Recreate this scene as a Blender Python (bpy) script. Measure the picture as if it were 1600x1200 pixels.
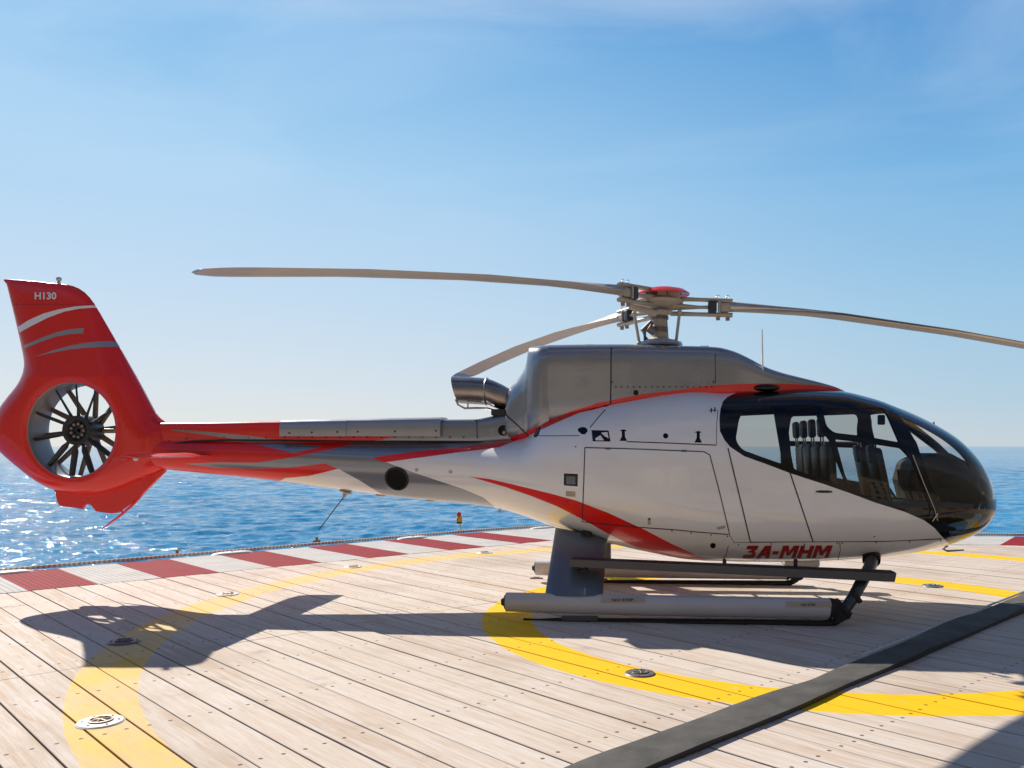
import bpy, bmesh, math, random
import numpy as np
from mathutils import Vector, Matrix
from mathutils.geometry import delaunay_2d_cdt
random.seed(7)
PI = math.pi
for o in list(bpy.data.objects): bpy.data.objects.remove(o)
SC = bpy.context.scene
COL = SC.collection

# ------------------------------------------------------------------ camera
F, CX, HY, CH = 1360.0, 880.0, 697.0, 1.65          # focal length in photo pixels, principal column, horizon row, eye height
cam = bpy.data.objects.new('camera', bpy.data.cameras.new('camera')); COL.objects.link(cam)
cam.location = (0, 0, CH); cam.rotation_euler = (PI/2, 0, 0)
cam.data.sensor_width = 36; cam.data.lens = 36*F/1600
cam.data.shift_x = (800-CX)/1600; cam.data.shift_y = (HY-600)/1600
cam.data.clip_end = 60000
SC.camera = cam
SC.render.resolution_x = 1024; SC.render.resolution_y = 768

# ------------------------------------------------------------------ sky, sun, exposure
SUN = Vector((-0.79, 0.977, 1.0)).normalized()
EL = math.asin(SUN.z); AZ = math.atan2(SUN.x, SUN.y)
wd = bpy.data.worlds.new('World'); SC.world = wd; wd.use_nodes = True
nt = wd.node_tree; N = nt.nodes; Lk = nt.links
bg = N['Background']; bg.inputs[1].default_value = 0.105
sky = N.new('ShaderNodeTexSky'); sky.sky_type = 'NISHITA'; sky.sun_disc = False
sky.sun_elevation = EL; sky.sun_rotation = AZ
sky.air_density = 1.0; sky.dust_density = 0.3; sky.ozone_density = 3.0; sky.altitude = 0
tc = N.new('ShaderNodeTexCoord'); sep = N.new('ShaderNodeSeparateXYZ'); Lk.new(tc.outputs['Generated'], sep.inputs[0])
def skyramp(stops):
    r = N.new('ShaderNodeValToRGB'); e = r.color_ramp.elements
    while len(e) < len(stops): e.new(0.5)
    for q, (p_, c_) in zip(e, stops): q.position = p_; q.color = tuple(((v/255)/12.92 if v < 10 else (((v/255)+0.055)/1.055)**2.4) for v in c_)+(1,)
    Lk.new(sep.outputs[2], r.inputs[0]); return r
toward = skyramp([(0.0, (222, 222, 222)), (0.06, (212, 221, 229)), (0.17, (194, 217, 237)), (0.30, (170, 210, 240)), (0.42, (136, 192, 235)), (0.62, (66, 126, 192)), (1.0, (26, 58, 112))])
away = skyramp([(0.0, (194, 208, 219)), (0.05, (176, 203, 223)), (0.15, (156, 199, 228)), (0.28, (119, 180, 226)), (0.42, (86, 153, 213)), (0.6, (42, 96, 165)), (1.0, (24, 54, 106))])
sd_ = N.new('ShaderNodeVectorMath'); sd_.operation = 'DOT_PRODUCT'; sd_.inputs[1].default_value = Vector((SUN.x, SUN.y, 0)).normalized(); Lk.new(tc.outputs['Generated'], sd_.inputs[0])
sm = N.new('ShaderNodeMapRange'); sm.interpolation_type = 'SMOOTHSTEP'; sm.inputs[1].default_value = 0.35; sm.inputs[2].default_value = 1.0; Lk.new(sd_.outputs['Value'], sm.inputs[0])
grad = N.new('ShaderNodeMix'); grad.data_type = 'RGBA'; Lk.new(sm.outputs[0], grad.inputs[0]); Lk.new(away.outputs[0], grad.inputs[6]); Lk.new(toward.outputs[0], grad.inputs[7])
back = skyramp([(0.0, (180, 174, 170)), (0.3, (142, 146, 155)), (0.6, (78, 98, 132)), (1.0, (26, 58, 112))])
bm_ = N.new('ShaderNodeMapRange'); bm_.interpolation_type = 'SMOOTHSTEP'; bm_.inputs[1].default_value = 0.15; bm_.inputs[2].default_value = -0.5; Lk.new(sd_.outputs['Value'], bm_.inputs[0])
g2_ = N.new('ShaderNodeMix'); g2_.data_type = 'RGBA'; Lk.new(bm_.outputs[0], g2_.inputs[0]); Lk.new(grad.outputs[2], g2_.inputs[6]); Lk.new(back.outputs[0], g2_.inputs[7]); grad = g2_
gsc = N.new('ShaderNodeVectorMath'); gsc.operation = 'SCALE'; gsc.inputs['Scale'].default_value = 7.15; Lk.new(grad.outputs[2], gsc.inputs[0])
mp = N.new('ShaderNodeMapping'); mp.inputs['Scale'].default_value = (1.1, 1.1, 4.2)
mp.inputs['Rotation'].default_value = (0.0, 0.12, 0.5); mp.inputs['Location'].default_value = (0.3, 0.1, 0.0)
nz = N.new('ShaderNodeTexNoise'); nz.inputs['Scale'].default_value = 1.5; nz.inputs['Detail'].default_value = 8; nz.inputs['Roughness'].default_value = 0.55; nz.inputs['Distortion'].default_value = 0.5
rp = N.new('ShaderNodeValToRGB'); rp.color_ramp.elements[0].position = 0.45; rp.color_ramp.elements[1].position = 0.85
rp.color_ramp.elements[0].color = (0, 0, 0, 1); rp.color_ramp.elements[1].color = (0.55, 0.55, 0.55, 1)
mr = N.new('ShaderNodeMapRange'); mr.inputs[1].default_value = 0.20; mr.inputs[2].default_value = 0.46
mul = N.new('ShaderNodeMath'); mul.operation = 'MULTIPLY'
nmx = N.new('ShaderNodeMix'); nmx.data_type = 'RGBA'; nmx.inputs[0].default_value = 0.92
Lk.new(sky.outputs[0], nmx.inputs[6]); Lk.new(gsc.outputs[0], nmx.inputs[7])
mx = N.new('ShaderNodeMix'); mx.data_type = 'RGBA'; mx.inputs[7].default_value = (6.6, 7.1, 7.7, 1)
Lk.new(tc.outputs['Generated'], mp.inputs[0]); Lk.new(mp.outputs[0], nz.inputs[0]); Lk.new(nz.outputs[0], rp.inputs[0])
Lk.new(sep.outputs[2], mr.inputs[0]); Lk.new(rp.outputs[0], mul.inputs[0]); Lk.new(mr.outputs[0], mul.inputs[1])
Lk.new(mul.outputs[0], mx.inputs[0]); Lk.new(nmx.outputs[2], mx.inputs[6]); Lk.new(mx.outputs[2], bg.inputs[0])
sl = bpy.data.objects.new('sun', bpy.data.lights.new('sun', 'SUN')); COL.objects.link(sl)
sl.data.energy = 5.0; sl.data.angle = math.radians(0.5); sl.data.color = (1.0, 0.93, 0.82)
sl.rotation_euler = SUN.to_track_quat('Z', 'Y').to_euler(); sl.location = (0, 0, 30)
vs = SC.view_settings; vs.view_transform = 'Standard'; vs.look = 'None'; vs.gamma = 1; vs.exposure = 0.42; vs.use_curve_mapping = False
SC.render.engine = 'CYCLES'
SC.cycles.max_bounces = 10; SC.cycles.transparent_max_bounces = 16

# ------------------------------------------------------------------ helpers
def tag(o, label=None, cat=None, group=None, kind=None):
    for k, v in (('label', label), ('category', cat), ('group', group), ('kind', kind)):
        if v: o[k] = v
    return o
def empty(name, loc=(0, 0, 0), rz=0, **k):
    o = bpy.data.objects.new(name, None); COL.objects.link(o); o.location = loc; o.rotation_euler = (0, 0, rz)
    o.empty_display_size = 0.2
    return tag(o, **k)
def link(name, me, mats, parent=None, smooth=False, **k):
    o = bpy.data.objects.new(name, me); COL.objects.link(o)
    for m in (mats if isinstance(mats, (list, tuple)) else [mats]): me.materials.append(m)
    if parent: o.parent = parent
    if smooth:
        for p in me.polygons: p.use_smooth = True
    return tag(o, **k)

class MB:
    """collects shapes, built into one mesh"""
    def __init__(s): s.v = []; s.f = []; s.m = []
    def add(s, vs, fs, mi=0):
        b = len(s.v); s.v += [tuple(v) for v in vs]
        s.f += [tuple(b+i for i in f) for f in fs]; s.m += [mi]*len(fs)
        return s
    def box(s, c, d, mi=0, M=None, bev=0.0):
        bm = bmesh.new(); bmesh.ops.create_cube(bm, size=1)
        bmesh.ops.scale(bm, vec=d, verts=bm.verts)
        if bev: bmesh.ops.bevel(bm, geom=bm.edges[:], offset=bev, segments=2, affect='EDGES', profile=0.5)
        T = Matrix.Translation(c) @ (M if M else Matrix())
        bm.transform(T); bm.verts.index_update()
        s.add([v.co[:] for v in bm.verts], [[v.index for v in f.verts] for f in bm.faces], mi); bm.free()
        return s
    def tube(s, pts, rs, n=12, mi=0, caps=True, sq=1.0, up=Vector((0, 0, 1))):
        pts = [Vector(p) for p in pts]
        if not isinstance(rs, (list, tuple)): rs = [rs]*len(pts)
        rings = []
        for i, p in enumerate(pts):
            a = pts[max(i-1, 0)]; b = pts[min(i+1, len(pts)-1)]
            t = (b-a).normalized()
            u = up - t*up.dot(t)
            if u.length < 1e-3: u = Vector((1, 0, 0)) - t*t.x
            if u.length < 1e-3: u = Vector((0, 1, 0))
            u.normalize(); w = t.cross(u)
            rings.append([p + rs[i]*(math.cos(2*PI*k/n)*u*sq + math.sin(2*PI*k/n)*w) for k in range(n)])
        vs = [v for r in rings for v in r]; fs = []
        for i in range(len(pts)-1):
            for k in range(n):
                fs.append((i*n+k, i*n+(k+1) % n, (i+1)*n+(k+1) % n, (i+1)*n+k))
        if caps: fs.append(tuple(range(n))[::-1]); fs.append(tuple((len(pts)-1)*n+k for k in range(n)))
        return s.add(vs, fs, mi)
    def prism(s, poly, a, b, mi=0):
        """poly: list of 3-D points (planar loop); a,b offsets vectors -> two loops joined"""
        n = len(poly); A = [Vector(p)+Vector(a) for p in poly]; B = [Vector(p)+Vector(b) for p in poly]
        return s.add(A+B, [tuple(range(n))[::-1], tuple(range(n, 2*n))] + [(i, (i+1) % n, n+(i+1) % n, n+i) for i in range(n)], mi)
    def ball(s, c, r, sc=(1, 1, 1), mi=0, n=14):
        vs = []; fs = []
        for i in range(n//2+1):
            th = PI*i/(n//2)
            for k in range(n):
                vs.append((c[0]+r*sc[0]*math.sin(th)*math.cos(2*PI*k/n), c[1]+r*sc[1]*math.sin(th)*math.sin(2*PI*k/n), c[2]+r*sc[2]*math.cos(th)))
        for i in range(n//2):
            for k in range(n): fs.append((i*n+k, (i+1)*n+k, (i+1)*n+(k+1) % n, i*n+(k+1) % n))
        return s.add(vs, fs, mi)
    def lathe(s, c, prof, ax=Vector((0, 0, 1)), n=24, mi=0):
        q = ax.to_track_quat('Z', 'Y').to_matrix(); c = Vector(c); vs = []; fs = []
        for r, z in prof:
            for k in range(n): vs.append(c + q @ Vector((r*math.cos(2*PI*k/n), r*math.sin(2*PI*k/n), z)))
        for i in range(len(prof)-1):
            for k in range(n): fs.append((i*n+k, i*n+(k+1) % n, (i+1)*n+(k+1) % n, (i+1)*n+k))
        return s.add(vs, fs, mi)
    def build(s, name, mats, parent=None, smooth=True, angle=35, **k):
        me = bpy.data.meshes.new(name); me.from_pydata(s.v, [], s.f); me.validate()
        if len(me.polygons) == len(s.m): me.polygons.foreach_set('material_index', s.m)
        bm = bmesh.new(); bm.from_mesh(me); bmesh.ops.remove_doubles(bm, verts=bm.verts, dist=1e-5)
        bmesh.ops.dissolve_degenerate(bm, edges=bm.edges, dist=1e-6)
        bmesh.ops.recalc_face_normals(bm, faces=bm.faces)
        for f in bm.faces: f.smooth = smooth
        if smooth:
            for e in bm.edges:
                if len(e.link_faces) == 2 and e.calc_face_angle(0) > math.radians(angle): e.smooth = False
        bm.to_mesh(me); bm.free()
        return link(name, me, mats, parent, **k)

# ------------------------------------------------------------------ materials
def new_mat(name):
    m = bpy.data.materials.new(name); m.use_nodes = True
    return m, m.node_tree.nodes, m.node_tree.links, m.node_tree.nodes['Principled BSDF']
def pmat(name, col, rough=0.5, metal=0.0, coat=0.0, var=0.06, nscale=6.0, bump=0.0, bscale=40.0, rvar=0.08, grime=0.0):
    m, N, L, b = new_mat(name)
    b.inputs['Metallic'].default_value = metal
    b.inputs['Coat Weight'].default_value = coat; b.inputs['Coat Roughness'].default_value = 0.04
    tc = N.new('ShaderNodeTexCoord'); nz = N.new('ShaderNodeTexNoise'); nz.inputs['Scale'].default_value = nscale; nz.inputs['Detail'].default_value = 6
    L.new(tc.outputs['Object'], nz.inputs[0])
    mx = N.new('ShaderNodeMix'); mx.data_type = 'RGBA'
    mx.inputs[6].default_value = tuple(c*(1-var) for c in col)+(1,); mx.inputs[7].default_value = tuple(min(1, c*(1+var)) for c in col)+(1,)
    L.new(nz.outputs[0], mx.inputs[0])
    out = mx.outputs[2]
    if grime:
        n2 = N.new('ShaderNodeTexNoise'); n2.inputs['Scale'].default_value = 2.3; n2.inputs['Detail'].default_value = 9; n2.inputs['Roughness'].default_value = 0.7
        mp = N.new('ShaderNodeMapping'); mp.inputs['Scale'].default_value = (1, 1, 3); L.new(tc.outputs['Object'], mp.inputs[0]); L.new(mp.outputs[0], n2.inputs[0])
        r2 = N.new('ShaderNodeMapRange'); r2.inputs[1].default_value = 0.5; r2.inputs[2].default_value = 0.8; r2.inputs[4].default_value = grime
        L.new(n2.outputs[0], r2.inputs[0]); m3 = N.new('ShaderNodeMix'); m3.data_type = 'RGBA'; m3.inputs[7].default_value = (0.2, 0.17, 0.13, 1)
        L.new(r2.outputs[0], m3.inputs[0]); L.new(out, m3.inputs[6]); out = m3.outputs[2]
    L.new(out, b.inputs['Base Color'])
    r = N.new('ShaderNodeMapRange'); r.inputs[3].default_value = max(0.02, rough-rvar); r.inputs[4].default_value = min(1, rough+rvar)
    L.new(nz.outputs[0], r.inputs[0]); L.new(r.outputs[0], b.inputs['Roughness'])
    if bump:
        n3 = N.new('ShaderNodeTexNoise'); n3.inputs['Scale'].default_value = bscale; n3.inputs['Detail'].default_value = 3; L.new(tc.outputs['Object'], n3.inputs[0])
        bp = N.new('ShaderNodeBump'); bp.inputs['Strength'].default_value = bump; bp.inputs['Distance'].default_value = 0.01
        L.new(n3.outputs[0], bp.inputs['Height']); L.new(bp.outputs[0], b.inputs['Normal'])
    return m
WHITE = pmat('white_paint', (0.84, 0.84, 0.86), 0.22, coat=1.0, var=0.02, bump=0.16, bscale=1.6, grime=0.08)
RED = pmat('red_paint', (0.78, 0.012, 0.008), 0.3, coat=0.35, var=0.05, bump=0.04, bscale=3.0)
GREY = pmat('metallic_grey_paint', (0.27, 0.285, 0.32), 0.24, metal=0.55, coat=0.5, var=0.04, bump=0.08, bscale=3.5, grime=0.12)
BLACK = pmat('black_gloss_paint', (0.004, 0.004, 0.0045), 0.10, coat=0.0, var=0.1)
BLACK.node_tree.nodes['Principled BSDF'].inputs['Specular IOR Level'].default_value = 0.42
SEAM = pmat('dark_seam', (0.03, 0.03, 0.032), 0.7)
LINER = pmat('cabin_liner', (0.018, 0.016, 0.015), 0.75, bump=0.2)
LEATHER = pmat('seat_leather', (0.012, 0.012, 0.014), 0.45, bump=0.25, bscale=60)
RUBBER = pmat('black_rubber', (0.012, 0.012, 0.013), 0.65, bump=0.3, bscale=30)
STEEL = pmat('brushed_steel', (0.5, 0.49, 0.47), 0.3, metal=0.9, var=0.15, grime=0.3)
ALU = pmat('aluminium_sheet', (0.40, 0.40, 0.42), 0.36, metal=0.75, var=0.1, nscale=3, bump=0.15, bscale=6, grime=0.25)
EXH = pmat('heat_stained_steel', (0.32, 0.29, 0.27), 0.28, metal=0.95, var=0.35, nscale=5, bump=0.1, bscale=9, grime=0.35)
BEIGE = pmat('beige_composite', (0.42, 0.37, 0.31), 0.5, var=0.12, nscale=9, grime=0.25)
BLADE = pmat('blade_paint', (0.40, 0.36, 0.32), 0.45, var=0.08, nscale=4, grime=0.2)
DBLUE = pmat('dark_elastomer', (0.03, 0.035, 0.05), 0.5)
FLOAT = pmat('grey_float_cover', (0.52, 0.51, 0.53), 0.5, var=0.06, nscale=4, bump=0.2, bscale=10, grime=0.22)
GEAR = pmat('grey_gear_paint', (0.13, 0.16, 0.20), 0.35, metal=0.3, coat=0.3, grime=0.1)
DGEAR = pmat('dark_gear_paint', (0.035, 0.038, 0.045), 0.3, metal=0.2, coat=0.4)
STEPM = pmat('dark_grey_step', (0.10, 0.10, 0.105), 0.55, bump=0.4, bscale=80)
DUCT = pmat('duct_grey', (0.26, 0.25, 0.25), 0.4, metal=0.4, var=0.1, grime=0.2)
FANB = pmat('fan_blade_dark', (0.02, 0.02, 0.024), 0.4)
STAT = pmat('stator_bronze', (0.20, 0.15, 0.11), 0.4, metal=0.4)
LABEL = pmat('tan_label', (0.45, 0.36, 0.27), 0.6)
DPAINT = pmat('dark_marking', (0.02, 0.02, 0.02), 0.6)
WPAINT = pmat('white_marking', (0.8, 0.8, 0.8), 0.5)
def glass_mat(name, tint, refl=1.0):
    m, N, L, b = new_mat(name)
    N.remove(b); out = N['Material Output']
    tr = N.new('ShaderNodeBsdfTransparent'); tr.inputs[0].default_value = tint+(1,)
    gl = N.new('ShaderNodeBsdfGlossy'); gl.inputs['Roughness'].default_value = 0.02; gl.inputs[0].default_value = (refl, refl, refl, 1)
    gg = N.new('ShaderNodeNewGeometry'); dt = N.new('ShaderNodeVectorMath'); dt.operation = 'DOT_PRODUCT'; L.new(gg.outputs['Normal'], dt.inputs[0]); L.new(gg.outputs['Incoming'], dt.inputs[1])
    ab = N.new('ShaderNodeMath'); ab.operation = 'ABSOLUTE'; L.new(dt.outputs['Value'], ab.inputs[0])
    om = N.new('ShaderNodeMath'); om.operation = 'SUBTRACT'; om.inputs[0].default_value = 1.0; L.new(ab.outputs[0], om.inputs[1])
    pw = N.new('ShaderNodeMath'); pw.operation = 'POWER'; pw.inputs[1].default_value = 5.0; L.new(om.outputs[0], pw.inputs[0])
    fr = N.new('ShaderNodeMapRange'); fr.inputs[3].default_value = 0.035; fr.inputs[4].default_value = 0.95; L.new(pw.outputs[0], fr.inputs[0])
    tc = N.new('ShaderNodeTexCoord'); nz = N.new('ShaderNodeTexNoise'); nz.inputs['Scale'].default_value = 2.0; L.new(tc.outputs['Object'], nz.inputs[0])
    bp = N.new('ShaderNodeBump'); bp.inputs['Strength'].default_value = 0.05; bp.inputs['Distance'].default_value = 0.05; L.new(nz.outputs[0], bp.inputs['Height'])
    L.new(bp.outputs[0], gl.inputs['Normal'])
    mx = N.new('ShaderNodeMixShader'); L.new(fr.outputs[0], mx.inputs[0]); L.new(tr.outputs[0], mx.inputs[1]); L.new(gl.outputs[0], mx.inputs[2])
    L.new(mx.outputs[0], out.inputs['Surface'])
    return m
GLASS = glass_mat('tinted_glass', (0.85, 0.85, 0.84))
SGLASS = glass_mat('canopy_glass', (0.72, 0.72, 0.70))
CGLASS = glass_mat('chin_glass', (0.30, 0.28, 0.26))

# ------------------------------------------------------------------ deck frame (ground plane coordinates)
U = Vector((-0.688, 0.7256, 0)); NN = Vector((0.7256, 0.688, 0)); CEN = Vector((2.354, 8.44, 0))
def G(px, py, z=0.0):
    Y = (CH-z)*F/(py-HY); return Vector(((px-CX)/F*Y, Y, z))

def sea_material():
    m, N, L, b = new_mat('sea_water')
    b.inputs['Base Color'].default_value = (0.0, 0.12, 0.29, 1); b.inputs['Roughness'].default_value = 0.07
    b.inputs['IOR'].default_value = 1.33; b.inputs['Specular IOR Level'].default_value = 0.18
    geo = N.new('ShaderNodeNewGeometry')
    prev = None
    for sc, dist, stx in ((0.09, 1.3, 1.6), (0.6, 0.11, 1.5), (2.6, 0.08, 1.2)):
        mp = N.new('ShaderNodeMapping'); mp.inputs['Scale'].default_value = (sc/stx, sc, sc); mp.inputs['Rotation'].default_value = (0, 0, 0.12+sc*0.07)
        nz = N.new('ShaderNodeTexNoise'); nz.inputs['Scale'].default_value = 1; nz.inputs['Detail'].default_value = 3; nz.inputs['Roughness'].default_value = 0.6; nz.inputs['Distortion'].default_value = 0.5
        L.new(geo.outputs['Position'], mp.inputs[0]); L.new(mp.outputs[0], nz.inputs[0])
        bp = N.new('ShaderNodeBump'); bp.inputs['Strength'].default_value = 1.0; bp.inputs['Distance'].default_value = dist
        L.new(nz.outputs[0], bp.inputs['Height'])
        if prev: L.new(prev.outputs[0], bp.inputs['Normal'])
        prev = bp
    L.new(prev.outputs[0], b.inputs['Normal'])
    big = N.new('ShaderNodeTexNoise'); bm = N.new('ShaderNodeMapping'); bm.inputs['Scale'].default_value = (0.004, 0.016, 1); L.new(geo.outputs['Position'], bm.inputs[0]); L.new(bm.outputs[0], big.inputs[0]); big.inputs['Scale'].default_value = 1; big.inputs['Detail'].default_value = 5
    mx = N.new('ShaderNodeMix'); mx.data_type = 'RGBA'; mx.inputs[6].default_value = (0.004, 0.135, 0.30, 1); mx.inputs[7].default_value = (0.012, 0.22, 0.45, 1)
    r = N.new('ShaderNodeMapRange'); r.inputs[1].default_value = 0.35; r.inputs[2].default_value = 0.65; L.new(big.outputs[0], r.inputs[0]); L.new(r.outputs[0], mx.inputs[0]); L.new(mx.outputs[2], b.inputs['Base Color'])
    return m
# real waves out to 3 km in front of the deck, flat water beyond
NA, ND = 760, 820
az = np.radians(np.linspace(-44, 40, NA)); dist_ = 24*np.exp(np.linspace(0, math.log(3000/24), ND))
AZ_, DI = np.meshgrid(az, dist_)
SX, SY = DI*np.sin(AZ_), DI*np.cos(AZ_); cellr = DI*math.log(3000/24)/ND
rw = np.random.RandomState(11); Z_ = np.zeros_like(SX)
for i in range(90):
    lam = 0.6*(10/0.6)**rw.rand(); th_ = math.radians(90+18)+rw.randn()*0.75; k_ = 2*PI/lam
    amp = lam*0.0082*min(1.0, (1.6/lam)**0.55)
    att = np.clip((lam/(cellr*abs(math.sin(th_))+DI*0.0022*abs(math.cos(th_)))-1.8)/2.0, 0, 1)
    p_ = k_*(SX*math.cos(th_)+SY*math.sin(th_))+rw.rand()*6.28
    Z_ += amp*att*(np.sin(p_)+0.22*np.cos(2*p_))
env = 0.75+0.5*np.sin(SX*0.021+1)*np.sin(SY*0.013+2)
Z_ = -7+Z_*env*np.clip((3000-DI)/900, 0, 1)
vv_ = np.stack([SX, SY, Z_], -1).reshape(-1, 3)
ii = np.arange(NA*ND).reshape(ND, NA); q_ = np.stack([ii[:-1, :-1], ii[:-1, 1:], ii[1:, 1:], ii[1:, :-1]], -1).reshape(-1, 4)
R = 30000; nb_ = len(vv_); vv_ = np.concatenate([vv_, [(-R, -200, -8.3), (R, -200, -8.3), (R, R, -8.3), (-R, R, -8.3)]]); q_ = np.concatenate([q_, [[nb_, nb_+1, nb_+2, nb_+3]]])
me = bpy.data.meshes.new('sea'); me.vertices.add(len(vv_)); me.vertices.foreach_set('co', vv_.astype(np.float32).ravel())
me.loops.add(len(q_)*4); me.loops.foreach_set('vertex_index', q_.astype(np.int32).ravel()); me.polygons.add(len(q_)); me.polygons.foreach_set('loop_start', np.arange(0, len(q_)*4, 4, dtype=np.int32))
me.polygons.foreach_set('use_smooth', np.ones(len(q_), bool)); me.update(calc_edges=True)
link('sea', me, sea_material(), kind='structure')

# the shore behind the viewer, which the glass and paint mirror
hl = MB(); hx = [(-900+1800*i/60) for i in range(61)]; hr = random.Random(5)
ph = [hr.uniform(0, 6.28) for _ in range(6)]
def hz_(x, t): return -7+t**0.8*(250+70*math.sin(x/170+ph[0])+22*math.sin(x/63+ph[1])+9*math.sin(x/23+ph[2]))+3*math.sin(x/11+t*9)*t
rowsh = [(t, -75-420*t) for t in (0, .06, .15, .3, .5, .75, 1.0)]
vs = [(x, y+0.0004*x*x*0.8*(1 if 1 else 0), hz_(x, t)) for t, y in rowsh for x in hx]
hl.add(vs, [(j*61+i, j*61+i+1, (j+1)*61+i+1, (j+1)*61+i) for j in range(6) for i in range(60)])
hl.build('hillside', pmat('hill_scrub', (0.075, 0.065, 0.045), 0.95, var=0.6, nscale=0.05), kind='structure')
BW_ = pmat('building_plaster', (0.46, 0.37, 0.26), 0.8, grime=0.1); BG_ = pmat('building_window', (0.03, 0.035, 0.04), 0.2); BR_ = pmat('building_roof', (0.25, 0.12, 0.08), 0.8)
for i, (x, y, w_, d_, h_, lab) in enumerate([(-46, -62, 22, 12, 15, 'low wide plaster building at the left end of the shore'), (-14, -66, 15, 12, 24, 'tall plaster block with five storeys behind the quay'), (8, -58, 17, 11, 11, 'small plaster quay house in the middle of the shore'), (32, -64, 20, 12, 19, 'plaster building with red roof right of the quay house'), (60, -60, 22, 12, 14, 'long plaster building at the right end of the shore')]):
    r = empty('waterfront_building', (x, y, -7), 0, label=lab, cat='building', group='plaster buildings along the shore')
    MB().box((0, 0, h_/2), (w_, d_, h_)).build('wall', BW_, r, smooth=False); MB().box((0, 0, h_+.4), (w_+1, d_+1, .8)).build('roof', BR_, r, smooth=False)
    wm = MB()
    for a in range(int(w_/3)):
        for c in range(int(h_/3.2)): wm.box((-w_/2+1.8+a*3, d_/2+.05, 2+c*3.2), (1.2, .1, 1.7))
    wm.build('windows', BG_, r, smooth=False, kind='stuff')
MB().box((0, -32, -4.2), (160, 34, 5.4)).build('quay', pmat('quay_concrete', (0.30, 0.28, 0.25), 0.85), smooth=False, kind='structure')

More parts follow.
